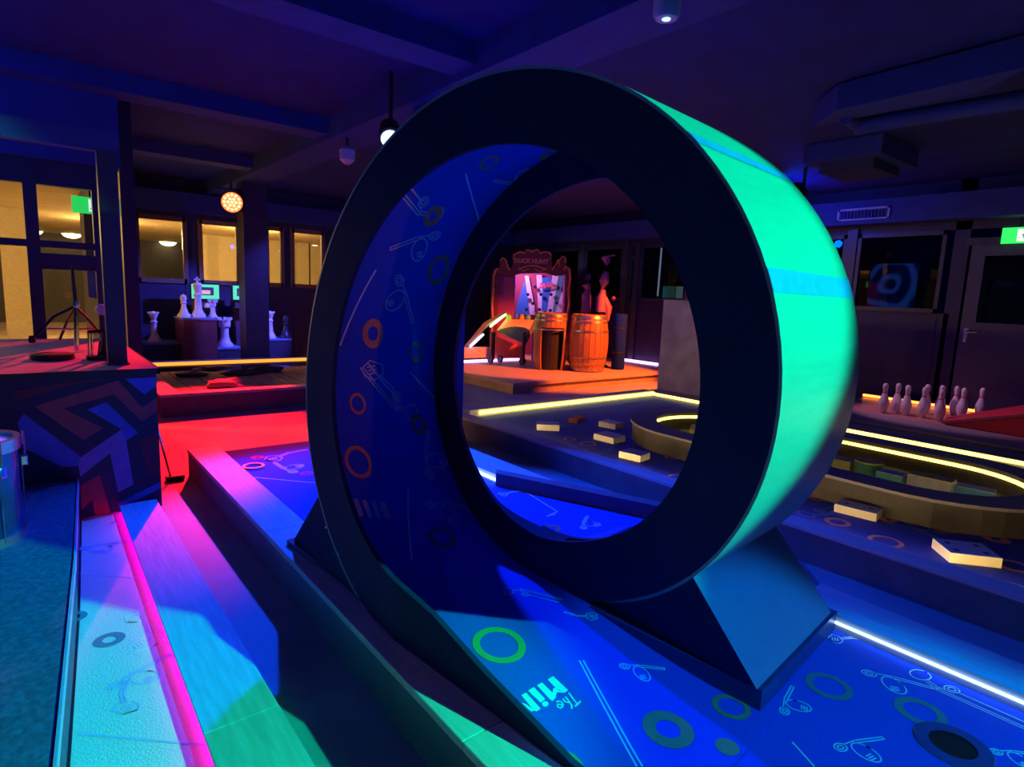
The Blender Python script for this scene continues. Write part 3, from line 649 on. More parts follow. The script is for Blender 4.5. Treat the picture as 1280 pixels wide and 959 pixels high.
# putter leaning against podium
p0, p1 = pz(213, 596, ZF+.03), pr(200, 535, hypot(pz(205, 600, ZF).x, pz(205, 600, ZF).y))
t = thing('putter', (p0.x, p0.y, ZF), 'black headed golf putter leaning on the podium side', 'putter')
MB().tube([Vector((0, 0, .03)), Vector((XP1+.03-p0.x, .0, .62))], [.006, .009]).build('shaft', M_chrome, t, True)
MB().tube([Vector((XP1+.03-p0.x, 0, .62)), Vector((XP1+.028-p0.x, .0, .86))], .013).build('grip', M_black, t, True)
MB().box(-.03, .09, -.03, .03, .003, .035).box(.02, .1, .03, .08, .003, .02).build('head', M_black, t, bevel=.006)

# ================================================================== RED LANE
M_deck = mat('deck_wood', (.34, .22, .20), .55, var=.2, scale=6, stretch=(6, .5, 1))
t = thing('deck_lane', (2.8, 8.6, ZF), 'raised timber deck lane with an amber light strip along its back edge', 'minigolf lane')
RX0, RX1, RY0, RY1, RZ = 1.06, 4.7, 7.26, 9.95, .09
rel(MB().box(RX0+.02, RX1, RY0+.03, RY1, ZF, -.03), t).build('base', M_plankside, t)
rel(MB().box(RX0, RX1, RY0, RY0+.03, ZF, RZ-.03), t).build('front_board', mat('front_board_paint', (.16, .12, .16), .5), t)
rel(MB().box(RX0, RX1, RY0-.01, RY0+.17, RZ-.03, RZ), t).build('front_kerb', M_plank, t)
rel(MB().box(RX0, RX0+.2, RY0+.17, RY1, RZ-.03, RZ), t).build('side_kerb', M_plank, t)
rel(MB().box(RX0, RX1, RY1-.16, RY1+.05, RZ-.03, RZ+.05), t).build('back_kerb', M_plankside, t)
rel(MB().box(RX0+.2, RX1, RY1-.185, RY1-.162, RZ+.0, RZ+.05), t).build('led_strip', led('led_amber', (1.0, .30, .04), 1.7), t)
x = RX0+.22; sm = None
while x < RX1-.1:
    if sm is None:
        o = MB().box(0, .115, RY0+.175-8.6, RY1-.19-8.6, -.028-ZF, .005-ZF).build('deck_board', M_deck, t); sm = o.data
    else:
        o = bpy.data.objects.new('deck_board', sm); COL.objects.link(o); o.parent = t
    o.location = (x-2.8, 0, random.uniform(-.004, .004)); x += .125
def rock(c, sx, sy, sz, label, m_):
    bm = bmesh.new(); bmesh.ops.create_icosphere(bm, subdivisions=2, radius=1)
    for v in bm.verts:
        k_ = 1+random.uniform(-.22, .22); v.co = Vector((v.co.x*sx*k_, v.co.y*sy*k_, max(-.2, v.co.z)*sz*k_))
    zmin = min(v.co.z for v in bm.verts)
    for v in bm.verts: v.co.z -= zmin
    me = bpy.data.meshes.new('rock'); bm.to_mesh(me); bm.free(); me.materials.append(m_)
    o = bpy.data.objects.new('rock', me); COL.objects.link(o); o.location = c; return tag(o, label, 'rock', 'dark rocks on the timber deck lane')
M_rock = mat('rock_dark', (.05, .05, .06), .7, var=.3, scale=8, bump=.5)
for px, py, sx, sy, sz in ((268, 462, .32, .12, .05), (303, 468, .26, .12, .06), (334, 464, .25, .15, .08), (240, 470, .22, .12, .05)):
    rock(pz(px, py, .01), sx, sy, sz, 'flat dark rock on the timber deck lane', M_rock)
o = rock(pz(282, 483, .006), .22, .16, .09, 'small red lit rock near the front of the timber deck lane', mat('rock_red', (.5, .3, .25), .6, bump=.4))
# ================================================================== RED LAMP ON COLUMN
t = thing('par_light', REDP, 'red glowing round LED par can on the column', 'spotlight')
dd = (Vector((.9, 2.6, .8)) - REDP).normalized(); q = dd.to_track_quat('Z', 'Y').to_matrix()
b_ = MB().lathe([(.09, -.24), (.15, -.2), (.165, -.02), (.165, .02), (.15, .02), (.15, -.01)], n=24, caps=False); b_.v = [tuple(q @ Vector(v)) for v in b_.v]; b_.build('housing', M_black, t, True)
b_ = MB().lathe([(0, -.012), (.15, -.012)], n=24, caps=False); b_.v = [tuple(q @ Vector(v)) for v in b_.v]; b_.build('face', led('par_face_red', (1, .12, .02), 3), t)
face = led('par_lens_hot', (1.0, .75, .4), 1.6)
sm = None
for r_, k_ in ((0, 1), (.055, 6), (.11, 12)):
    for i in range(k_):
        a = 2*pi*i/k_; b_ = MB().lathe([(.024, 0), (.02, .012), (0, .016)], n=8, caps=False); b_.v = [tuple(q @ (Vector(v)+Vector((r_*cos(a), r_*sin(a), -.008)))) for v in b_.v]; b_.build('lens', face, t)
b_ = MB().tube([q @ Vector((-.18, 0, -.08)), q @ Vector((-.18, 0, .0)) + Vector((0, .05, .2)), q @ Vector((.18, 0, 0)) + Vector((0, .05, .2)), q @ Vector((.18, 0, -.08))], .012); b_.build('yoke', M_black, t)
MB().bar((0, .05, .2), (0, .05, max(.25, ZC-.22-REDP.z-.01)), .03, .03, (1, 0, 0)).build('stem', M_black, t)

# ================================================================== CHESS CORNER
M_chess = mat('chess_white', (.8, .78, .85), .35, var=.04)
M_chessdk = mat('chess_black', (.03, .03, .05), .35)
M_ped = mat('plinth_maroon', (.22, .05, .06), .6)
CH = 10.9
def at(px, py, Y=CH): return pY(px, py, Y)
def plinth(x0, x1, ytop, ybot, Y, label, m_=M_ped, depth=.7):
    a, b = at(x0, ytop, Y), at(x1, ytop, Y); zt = a.z
    t = thing('plinth', ((a.x+b.x)/2, Y+depth/2, ZF), label, 'plinth'); w_ = (b.x-a.x)/2
    MB().box(-w_, w_, -depth/2, depth/2, 0, zt-ZF-.03).build('plinth_body', m_, t)
    MB().box(-w_-.01, w_+.01, -depth/2-.01, depth/2+.01, zt-ZF-.03, zt-ZF).build('plinth_top', mat('plinth_top_blue', (.2, .25, .5), .5), t)
    return zt
z1 = plinth(229, 271, 398, 444, CH, 'tall maroon plinth carrying three big chess pieces')
z2 = plinth(174, 225, 429, 446, CH+.25, 'low dark plinth left of the tall maroon plinth', mat('plinth_dark', (.06, .04, .08), .6), .6)
z3 = plinth(272.5, 303, 435, 446, CH+.1, 'low dark plinth right of the tall maroon plinth', MATS['plinth_dark'], .6)
z4 = plinth(335, 364, 424, 446, CH+.3, 'low dark plinth beyond the column', MATS['plinth_dark'], .6)
PROF = {'king': [(.17,0),(.17,.05),(.13,.1),(.09,.16),(.075,.4),(.1,.46),(.065,.5),(.11,.66),(.08,.7),(.02,.71)],
 'queen': [(.17,0),(.17,.05),(.13,.1),(.085,.18),(.07,.42),(.1,.46),(.06,.5),(.12,.64),(.06,.66),(.03,.7),(.01,.71)],
 'rook': [(.17,0),(.17,.05),(.12,.1),(.09,.18),(.085,.34),(.13,.38),(.13,.5),(.09,.5),(.09,.46)],
 'pawn': [(.15,0),(.15,.04),(.1,.09),(.06,.18),(.05,.26),(.08,.28),(.05,.3),(.075,.36),(.06,.42),(.01,.45)]}
def chess(px, zb, h, kind, label, m_=M_chess, Y=CH+.35):
    p = at(px, 420, Y); pr_ = PROF[kind]; k_ = h/max(z for r_, z in pr_)
    t = thing('chess_piece', (p.x, Y, zb), label, 'chess piece', 'giant chess pieces')
    MB().lathe([(r_*k_*.82, z*k_) for r_, z in pr_], n=16).build('body', m_, t, True)
    if kind == 'king': MB().box(-.015, .015, -.012, .012, h-.01, h+.09).box(-.045, .045, -.012, .012, h+.035, h+.06).build('cross', m_, t)
    if kind == 'rook':
        for i in range(5):
            a = 2*pi*i/5; MB().bar((.11*k_*cos(a), .11*k_*sin(a), h-.005), (.11*k_*cos(a), .11*k_*sin(a), h+.045), .045, .045, (1, 0, 0)).build('battlement', m_, t)
    if kind == 'queen':
        for i in range(6):
            a = 2*pi*i/6; MB().lathe([(.0, 0), (.022, .02), (.0, .045)], c=(.1*k_*cos(a), .1*k_*sin(a), h*.9), n=6).build('crown_point', m_, t)
chess(193, z2, .5, 'queen', 'pale chess queen on the low dark plinth left of the maroon plinth', Y=CH+.5)
chess(231, z1, .38, 'pawn', 'smaller pale chess pawn at the left of the maroon plinth top')
chess(249, z1, .58, 'king', 'tall pale chess king in the middle of the maroon plinth top')
chess(267, z1, .26, 'rook', 'pale chess rook at the right of the maroon plinth top')
chess(281, z3, .46, 'rook', 'pale chess rook on the low plinth right of the maroon plinth', Y=CH+.35)
chess(338, z4, .5, 'queen', 'pale chess queen beside the dark column', Y=CH+.5)
chess(357, z4, .42, 'pawn', 'dark chess pawn with blue glints beyond the column', M_chessdk, Y=CH+.5)
spot('chess_light', (4.45, 9.9, 2.5), (2.3, 11.3, .4), (.10, .10, 1.0), 900, 60, .5, .06)
can_lamp((4.5, 9.87, 2.53), (2.3, 11.3, .4), 'small black spotlight throwing blue light on the chess pieces')
# kiosks with screens
for (x0, x1, y0, y1, lb) in ((239, 274, 355, 374, 'dark kiosk with a teal screen behind the maroon plinth'), (291, 312, 357, 375, 'dark kiosk with a teal screen beside the column')):
    Y = 11.75; a, b = at(x0, y0, Y), at(x1, y1, Y)
    t = thing('screen_kiosk', ((a.x+b.x)/2, Y, ZF), lb, 'kiosk'); w_ = (b.x-a.x)/2; zc = (a.z+b.z)/2-ZF; hh = abs(a.z-b.z)/2
    MB().box(-w_*.7, w_*.7, .03, .38, 0, zc-hh-.02).build('cabinet', mat('kiosk_paint', (.12, .06, .10), .5), t)
    MB().box(-w_-.02, w_+.02, .0, .06, zc-hh-.03, zc+hh+.03).build('monitor', M_black, t)
    sc_ = MB().box(-w_, w_, -.006, .0, zc-hh, zc+hh).build('screen', led('screen_teal', (.10, .85, .50), 1.0), t)
    MB().box(-w_*.55, w_*.6, -.009, -.006, zc-hh*.5, zc+hh*.62).build('screen_picture', led('screen_navy', (.05, .03, .25), .6), sc_)
    MB().box(-w_*.3, w_*.35, -.011, -.009, zc-hh*.35, zc+hh*.2).build('screen_picture', led('screen_pink', (.9, .55, .7), .8), sc_)
    MB().lathe([(.045, -.03), (.05, 0), (.03, .04), (.0, .05)], c=(.0, -.1, zc-hh-.12), n=10).build('trackball', mat('ball_white', (.9, .9, .9), .3), t, True)
    MB().box(-w_*.7, w_*.7, -.16, .05, zc-hh-.2, zc-hh-.15).build('control_shelf', M_black, t)

# ================================================================== STAGE
M_stage = mat('stage_boards', (.50, .36, .28), .5, var=.18, scale=4, stretch=(.5, 6, 1), bump=.05)
SX0, SX1, SY0, SY1, SZ = 5.53, 9.93, 6.8, 11.4, .01
t = thing('low_stage', (7.6, 9, ZF), 'low wooden stage carrying the barrels and the booth', 'stage')
rel(MB().box(SX0+.03, SX1, SY0+.04, SY1, ZF, SZ-.05), t).build('stage_base', mat('stage_front', (.42, .28, .2), .55, var=.15, scale=5), t)
k = 0; y = SY0
sm = None
while y < SY1-.1:
    if sm is None: o = MB().box(SX0-7.6, SX1-7.6, 0, .286, SZ-.05-ZF, SZ-ZF).build('stage_board', M_stage, t); sm = o.data
    else: o = bpy.data.objects.new('stage_board', sm); COL.objects.link(o); o.parent = t
    o.location = (0, y-9, 0); y += .2885
LEDV = led('led_violet', (.85, .35, 1.0), 5)
t = thing('light_bar', (7.0, 9.25, SZ), 'violet light bar lying along the back of the low stage', 'light bar')
MB().box(-.75, .75, -.0, .03, 0, .015).build('channel', M_black, t); MB().box(-.75, .75, -.028, -.002, .0, .045).build('diffuser', LEDV, t)
t = thing('light_bar', (9.82, 8.0, SZ), 'violet light bar at the foot of the right wall', 'light bar')
MB().box(.0, .03, -.5, .5, 0, .015).build('channel', M_black, t); MB().box(-.028, -.002, -.5, .5, .0, .05).build('diffuser', LEDV, t)
# barrels
M_bar = mat('barrel_oak', (.36, .15, .06), .4, var=.25, scale=5, stretch=(4, 4, .5), bump=.1)
M_hoop = mat('barrel_hoop', (.35, .32, .33), .35, metal=.85)
def barrel(c, h, r0, r1, label, opening=False):
    t = thing('barrel', c, label, 'barrel', 'wooden barrels on the stage'); NS = 22
    R = lambda z: r0+(r1-r0)*(1-((z-h/2)/(h/2))**2)
    zs = [h*i/8 for i in range(9)]
    for i in range(NS):
        a0, a1 = 2*pi*i/NS+.012, 2*pi*(i+1)/NS-.012; mid = (a0+a1)/2
        if opening and abs(((mid-radians(235)+pi) % (2*pi))-pi) < .75: rng = [z for z in zs if z >= h*.7]
        else: rng = zs
        vs = []
        for z in rng:
            for a, rr in ((a0, R(z)), (a1, R(z)), (a1, R(z)-.025), (a0, R(z)-.025)): vs.append((rr*cos(a), rr*sin(a), z))
        n_ = len(rng); fs = [(j*4+q, j*4+(q+1) % 4, (j+1)*4+(q+1) % 4, (j+1)*4+q) for j in range(n_-1) for q in range(4)]+[(0, 1, 2, 3), tuple(n_*4-4+q for q in range(4))]
        MB().add(vs, fs).build('stave', M_bar, t)
    for z, w_ in ((.02, .05), (.13*h, .03), (.24*h, .03), (.7*h, .03), (.86*h, .03), (h-.07, .05)):
        if opening and z < .6*h: continue
        MB().lathe([(R(z)+.001, z), (R(z)+.007, z), (R(z+w_)+.007, z+w_), (R(z+w_)+.001, z+w_)], n=44, caps=False).build('hoop', M_hoop, t, True)
    MB().lathe([(0, h-.03), (r0-.02, h-.03)], n=24, caps=False).build('lid', M_bar, t)
    if opening: MB().lathe([(r0-.06, .01), (r0-.06, h*.7)], n=20).build('dark_core', M_black, t)
    return t
bc = pz(735, 466, SZ); dirb = Vector((bc.x, bc.y, 0)).normalized()
barrel(Vector((bc.x, bc.y, SZ)) + dirb*.30 + Vector((-.03, .02, 0)), 1.0, .29, .36, 'whole oak barrel with steel hoops on the stage')
b2 = pr(687, 440, 10.75); barrel((b2.x, b2.y, SZ), 1.0, .27, .31, 'oak barrel with an open dark front beside the whole barrel', True)
# ramp cart with tilted board
rc = pz(640, 455, SZ); RR = hypot(rc.x, rc.y)
def cp(x, y, d_=0): return pr(x, y, RR+d_) - Vector((rc.x, rc.y, SZ))
t = thing('ramp_cart', (rc.x, rc.y, SZ), 'wheeled cart with a tilted plywood board and light bars on the stage', 'cart')
MB().slab([cp(633, 398, .5), cp(668, 400, .4), cp(653, 429, -.3), cp(621, 413, -.15)], (0, 0, -.03)).build('tilted_board', mat('plywood', (.70, .45, .26), .5, var=.1), t)
MB().slab([cp(668, 400, .4), cp(653, 429, -.3), cp(655, 436, -.3), cp(669, 408, .4)], (.02, .02, 0)).build('board_edge', M_plankside, t)
for x, d_ in ((617, -.15), (668, .2), (655, -.25)): MB().bar(cp(x, 415, d_), Vector((cp(x, 415, d_).x, cp(x, 415, d_).y, .08)), .05, .05, (1, 0, 0)).build('leg', M_black, t)
for x, d_ in ((613, -.1), (625, .1), (653, -.2), (669, .2)):
    p = cp(x, 450, d_); b_ = MB().lathe([(.03, -.02), (.075, -.02), (.08, 0), (.075, .02), (.03, .02)], n=16); rm = Matrix.Rotation(radians(90), 3, 'Y') @ Matrix.Identity(3)
    b_.v = [tuple(rm @ Vector(v) + Vector((p.x, p.y, .08))) for v in b_.v]; b_.build('wheel', M_black, t, True)
MB().bar(cp(613, 408, -.15), cp(632, 393, .5), .03, .03).build('light_tube', led('led_lime', (.8, 1.0, .35), 6), t)
MB().bar(cp(588, 433, -.5), cp(604, 418, -.2), .03, .03).build('light_tube', led('led_cool', (.75, .7, 1.0), 6), t)
MB().slab([cp(585, 433, -.45), cp(610, 405, -.1), cp(634, 390, .55), cp(630, 389, .55), cp(605, 403, -.1), cp(581, 432, -.45)], (0, 0, -.03)).build('side_rail', M_plankside, t)
MB().slab([cp(579, 434, -.5), cp(613, 434, -.2), cp(614, 447, -.2), cp(579, 448, -.5)], (.02, .03, 0)).build('skirt_board', mat('skirt_grey', (.5, .45, .48), .6), t)
MB().slab([cp(619, 420, .4), cp(652, 434, .4), cp(652, 448, .4), cp(618, 448, .4)], (.02, .03, 0)).build('back_panel', mat('cart_red', (.6, .06, .08), .5), t)
for k_, (x, y, cl) in enumerate(((636, 396, (.2, .9, .05)), (645, 394, (.05, .1, .8)), (652, 396, (.9, .3, .05)), (660, 396, (.1, .4, .3)))):
    MB().lathe([(.05, 0), (.055, .05), (.03, .1), (.0, .11)], c=cp(x, y+4, .45), n=10).build('toy_cap', mat('toy_%d' % k_, cl, .4), t, True)
point('cart_glow', pr(628, 398, RR-.05) + Vector((0, 0, .05)), (.6, 1, .1), .5, .05)
# ---- ornate shooting booth at the back of the stage
BR = 12.4; bb0 = pr(660, 450, BR); bf = Vector((bb0.x, bb0.y, 0)).normalized(); bx = Vector((bf.y, -bf.x, 0))
BO = Vector((bb0.x, bb0.y, SZ)); KX = BR/FPX*1.012
t = thing('shooting_booth', BO, 'ornate red booth with striped boards inside on the stage', 'booth'); BT = t
def bp(x, y, d_=0):                                             # pixel to booth plane, pushed back by d_ metres
    zz = max(.001, pr(x, y, BR).z-SZ); return bx*((x-660)*KX) + Vector((0, 0, zz)) + bf*d_
M_bf = mat('booth_maroon', (.16, .02, .03), .5); M_trim = mat('booth_gold_trim', (.75, .22, .10), .45)
def bslab(pts, d0, d1, nm, m_, par=None): return MB().slab([bp(x, y, d0) for x, y in pts], bf*(d1-d0)).build(nm, m_, par or t)
bslab([(611,350),(613,337),(621,334),(624,342),(620,346),(620,452),(611,452)], 0, .08, 'pillar', M_bf)
bslab([(709,350),(707,334),(699,331),(697,340),(702,345),(702,452),(710,452)], 0, .08, 'pillar', M_bf)
bslab([(619,343),(620,334),(636,334),(637,320),(645,315),(652,316),(655,312),(665,311),(668,316),(676,314),(683,321),(684,333),(700,332),(702,342),(690,345),(676,341),(646,342),(632,346)], 0, .06, 'header', M_bf)
bslab([(621,334),(621,325),(624,321),(628,323),(631,330),(634,338),(626,340)], -.02, .05, 'scroll_wing', M_bf)
bslab([(690,337),(691,327),(695,320),(699,320),(702,326),(700,334),(694,340)], -.02, .05, 'scroll_wing', M_bf)
def btube(pts, r_, nm='gold_moulding'): return MB().tube([bp(x, y, -.025) for x, y in pts], r_, 6).build(nm, M_trim, t, True)
btube([(614,450),(613,420),(614.5,400),(613,380),(614.5,360),(614,345),(617,336),(621,336),(620,341)], .022)
btube([(707,450),(706.5,420),(705,400),(707,380),(705.5,362),(707,348),(705,336),(700,333),(699,338)], .022)
btube([(637,324),(637,319),(641,316),(647,315),(650,317)], .018); btube([(682,324),(683,319),(679,315),(673,315),(669,317)], .018)
btube([(650,317),(653,312),(657,313),(660,315),(663,312),(667,312),(669,317)], .014)
btube([(622,332),(621,326),(624,322),(628,325),(630,332),(633,338)], .016); btube([(692,333),(692,326),(696,320),(700,322),(700,328)], .016); btube([(684,338),(687,333),(690,328),(691,324)], .014)
btube([(643,337),(650,334),(657,332),(664,332),(672,335),(678,337)], .014); btube([(644,334),(650,339),(656,336)], .012); btube([(664,336),(670,340),(677,335)], .012)
# lettering on the header
def btext(s_, x, y, h_px):
    cu = bpy.data.curves.new('lettering', 'FONT'); cu.body = s_; cu.align_x = 'CENTER'; cu.align_y = 'CENTER'; cu.size = h_px*KX*1.35; cu.extrude = .006; cu.offset = .006
    o = bpy.data.objects.new('lettering', cu); COL.objects.link(o)
    bpy.context.view_layer.update(); me = bpy.data.meshes.new_from_object(o.evaluated_get(bpy.context.evaluated_depsgraph_get())); bpy.data.objects.remove(o)
    me.materials.clear(); me.materials.append(M_trim); ob = bpy.data.objects.new('lettering', me); COL.objects.link(ob); ob.parent = t
    zv = Vector((0, 0, 1)); p = bp(x, y, -.012)
    ob.matrix_local = Matrix(((bx.x, zv.x, -bf.x, p.x), (bx.y, zv.y, -bf.y, p.y), (bx.z, zv.z, -bf.z, p.z), (0, 0, 0, 1)))
btext('DUCK HUNT', 658.5, 326.5, 5.2)
# interior
bslab([(620,343),(640,338),(640,450),(620,452)], .1, .75, 'side_wall', mat('booth_side', (.35, .04, .20), .6))
bslab([(612,335),(709,335),(709,452),(612,452)], .95, .98, 'back_wall', mat('booth_back', (.45, .05, .12), .6))
bslab([(701,340),(708,340),(708,452),(701,452)], .1, .95, 'side_wall', MATS['booth_side'])
Mw = mat('board_white', (.85, .80, .88), .5); Mb = mat('board_blue', (.05, .22, .65), .5); Mt = mat('board_teal', (.10, .38, .42), .5)
for k_, (pl, m_) in enumerate((([(651,343),(656,343),(668,395),(660,395)], Mw), ([(650,352),(652,352),(660,395),(640,395)], Mb), ([(666,342),(673,342),(678,395),(671,395)], Mw), ([(674,345),(686,345),(683,390),(675,390)], Mb), ([(687,341),(695,341),(689,392),(682,392)], Mw), ([(696,343),(701,343),(698,392),(689,392)], Mt), ([(700,365),(702,365),(702,392),(693,392)], Mw))):
    bslab(pl, .85-.012*k_, .90-.012*k_, 'striped_board', m_)
for x, y in ((656,368),(665,358),(663,380),(673,368),(686,368),(695,359),(694,379),(672,388),(686,389),(655,388)):
    b_ = MB().lathe([(.0, -.015), (.035, -.015), (.035, .015), (.0, .015)], n=12); q = bf.to_track_quat('Z', 'Y').to_matrix(); c = bp(x, y, .72); b_.v = [tuple(q @ Vector(v) + c) for v in b_.v]; b_.build('target_disc', M_black, t)
Mp = mat('flower_pink', (.9, .12, .18), .5)
for x, y in ((675,356),(684,355)): 
    for dx, dy in ((-2,-2),(2,-1),(0,2),(-3,2),(3,2)):
        b_ = MB().lathe([(.0, -.01), (.03, 0), (.0, .01)], n=8); q = bf.to_track_quat('Z', 'Y').to_matrix(); c = bp(x+dx, y+dy, .70); b_.v = [tuple(q @ Vector(v) + c) for v in b_.v]; b_.build('petal', Mp, t)
spot('booth_light', BO + bx*(-.25) + bf*.25 + Vector((0, 0, 1.78)), BO + bf*.95 + bx*.2 + Vector((0, 0, 1.0)), (.75, .35, 1.0), 40, 130, .5, .05)
MB().bar(bx*(-.45)+bf*.2+Vector((0, 0, 1.82)), bx*(-.05)+bf*.2+Vector((0, 0, 1.82)), .06, .05).build('booth_lamp', M_black, t)
# tall carved props and a rolled mat right of the booth
M_pink = mat('prop_pink', (.30, .10, .24), .6, var=.2, scale=9)
def prop(px, pts, rads, R, label, nm='carved_prop'):
    b0 = pr(px, 450, R); t = thing(nm, (b0.x, b0.y, SZ), label, 'prop')
    P_ = [pr(x, y, R)-Vector((b0.x, b0.y, SZ)) for x, y in pts]
    MB().tube(P_, rads, 10).build('carving', M_pink, t, True)
    MB().tube([P_[-1], Vector((P_[-1].x, P_[-1].y, .02))], .05, 8).build('pole', M_black, t, True)
    MB().lathe([(.2, 0), (.2, .02), (.06, .05)], c=(P_[-1].x, P_[-1].y, 0), n=16).build('base', M_black, t, True)
    return t
prop(733, [(737,343),(734,348),(733,356),(735,362),(733,370),(733,380),(732,391)], [.03,.07,.09,.05,.10,.09,.10], 12.0, 'slim pink carved prop behind the barrels')
tp = prop(757, [(757,321),(759,328),(758,340),(755,352),(754,362),(752,372),(751,390)], [.09,.06,.05,.10,.05,.09,.10], 11.6, 'taller pink carved prop with a flat hat beside the right wall')
R11 = 11.6; off = Vector(tp.location)
MB().bar(pr(752, 322, R11)-off, pr(769, 319, R11)-off, .05, .03).build('hat_brim', M_pink, tp)
MB().tube([pr(755, 372, R11)-off, pr(760, 385, R11)-off, pr(759, 402, R11)-off], [.06, .08, .03], 8).build('tassel', M_pink, tp, True)
MB().lathe([(.0, -.05), (.05, 0), (.0, .05)], c=pr(767, 373, R11)-off, n=8).build('ball', M_pink, tp, True)
b0 = pr(774, 430, 11.3); t = thing('rolled_mat', (b0.x, b0.y, SZ), 'upright blue rolled mat beside the pink props', 'mat')
MB().lathe([(.11, 0), (.12, .02), (.12, 1.0), (.11, 1.02)], n=20).build('roll', mat('mat_blue', (.005, .02, .3), .95, spec=.1), t, True)
for z in (.3, .75): MB().lathe([(.121, z), (.126, z), (.126, z+.03), (.121, z+.03)], n=20, caps=False).build('strap', M_black, t, True)
# white tube light and small screen glimpsed in the right wall window
a, b = pX(827, 310, XR+.35), pX(822, 370, XR+.35)
t = thing('tube_lamp', a, 'thin upright white tube lamp behind the right wall window', 'lamp')
MB().tube([(0, 0, 0), b-a], .018, 8).build('tube', led('tube_white', (.7, .85, 1.0), 1.2), t, True); MB().tube([b-a, b-a+Vector((0, 0, -.08))], .03, 8).build('socket', M_black, t, True)
a = pX(668+6, 306, XR+.35)
t = thing('tube_lamp', a, 'short white tube lamp above the booth behind the window', 'lamp')
MB().tube([(0, 0, .05), (0, 0, -.22)], .02, 8).build('tube', led('tube_white', (.7, .85, 1.0), 1.2), t, True); MB().tube([(0, 0, .05), (0, 0, .13)], .03, 8).build('socket', M_black, t, True)
a, b = pX(829, 357, XR+.3), pX(853, 374, XR+.3)
t = thing('wall_screen', ((a.x), (a.y+b.y)/2, (a.z+b.z)/2), 'small glowing screen behind the window above the grey panel', 'screen')
hy, hz = abs(a.y-b.y)/2, abs(a.z-b.z)/2
MB().box(.0, .05, -hy, hy, -hz, hz).build('monitor', M_black, t)
for q0, q1, cl in ((-1, -.35, (.55, .8, .7)), (-.3, .45, (.12, .35, .22)), (.5, 1, (.1, .5, .55))): MB().box(-.005, .0, hy*q0, hy*q1, -hz*.9, hz*.9).build('screen_picture', led('wallscreen_%d' % int(q0*10+10), cl, .5), t)
a, b = pX(1090, 330, XR+.6), pX(1142, 386, XR+.6)  # glowing panel added behind the glass in place of a blue reflection
t = thing('reflection_panel', (XR+.6, (a.y+b.y)/2, (a.z+b.z)/2), 'added dim blue glowing panel imitating a swirl reflected in the window over the bowling pins', 'screen')
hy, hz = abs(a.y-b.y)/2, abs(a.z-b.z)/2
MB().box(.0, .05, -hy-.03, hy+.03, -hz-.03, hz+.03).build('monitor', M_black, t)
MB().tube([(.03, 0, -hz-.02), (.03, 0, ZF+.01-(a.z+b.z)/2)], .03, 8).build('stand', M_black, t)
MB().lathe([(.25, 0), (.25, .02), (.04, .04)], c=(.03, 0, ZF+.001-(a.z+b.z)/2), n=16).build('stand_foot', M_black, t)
sm_ = led('reflection_swirl', (.01, .04, .45), .5); nt = sm_.node_tree  # emission rings imitate the reflected swirl
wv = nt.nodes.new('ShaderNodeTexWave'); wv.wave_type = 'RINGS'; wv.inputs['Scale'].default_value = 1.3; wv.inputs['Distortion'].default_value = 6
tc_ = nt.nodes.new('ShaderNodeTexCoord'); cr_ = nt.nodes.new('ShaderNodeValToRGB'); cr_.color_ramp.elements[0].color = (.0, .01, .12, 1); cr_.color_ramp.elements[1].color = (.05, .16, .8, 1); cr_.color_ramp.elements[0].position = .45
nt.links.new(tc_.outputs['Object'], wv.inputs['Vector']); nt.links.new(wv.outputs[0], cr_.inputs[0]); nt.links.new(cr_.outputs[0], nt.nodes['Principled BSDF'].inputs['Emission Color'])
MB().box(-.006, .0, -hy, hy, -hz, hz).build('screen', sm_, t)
# freestanding grey panel
t = thing('grey_panel', (7.25, 4.7, ZF), 'tall freestanding grey concrete look panel behind the domino lane', 'panel')
MB().box(-.06, .06, -1.15, .78, 0, 1.31-ZF).build('panel_face', mat('concrete_grey', (.36, .32, .36), .7, var=.25, scale=4, bump=.2), t)
MB().box(-.065, .065, -1.16, .79, 1.31-ZF, 1.325-ZF).build('cap', M_frame, t)

# ================================================================== DOMINO LANE
t = thing('domino_lane', (5.1, 2.2, ZF), 'wide blue domino themed minigolf lane with yellow light strips', 'minigolf lane'); DL = t
DX0, DX1, DY0, DY1 = 3.42, 6.62, -2.2, 5.1
rel(MB().box(DX0+.03, DX1, DY0, DY1, ZF, -.012), t).build('base', M_plankside, t)
rel(MB().box(DX0+.1, DX1, DY0, DY1, -.012, 0), t).build('carpet', M_bluedk, t)
rel(MB().box(DX0, DX0+.03, DY0, DY1+.1, ZF, .02), t).build('side_board', M_plankside, t)
for a, b in ((DY0, -.1), (-.098, 2.3), (2.302, DY1+.12)): rel(MB().box(DX0, DX0+.15, a, b, .02, .04), t).build('kerb_plank', M_plank, t)
rel(MB().box(DX0+.15, DX1, DY1, DY1+.16, ZF, .08), t).build('kerb_plank', M_plank, t)
rel(MB().box(DX1, DX1+.32, DY0, DY1+.16, ZF, .06), t).build('kerb_plank', M_greywood, t)
LEDY = led('led_yellow', (1.0, .74, .13), 4.5)
rel(MB().box(DX0+.28, DX1, DY1-.024, DY1-.001, .03, .065), t).build('led_strip', LEDY, t)
rel(MB().box(DX0+.1505, DX0+.157, DY0, DY1-.1, .003, .024), t).build('led_strip', led('led_warm', (1.0, .66, .22), 26), t)
rel(MB().box(DX1-.024, DX1-.001, DY0, DY1, .025, .055), t).build('led_strip', LEDY, t)
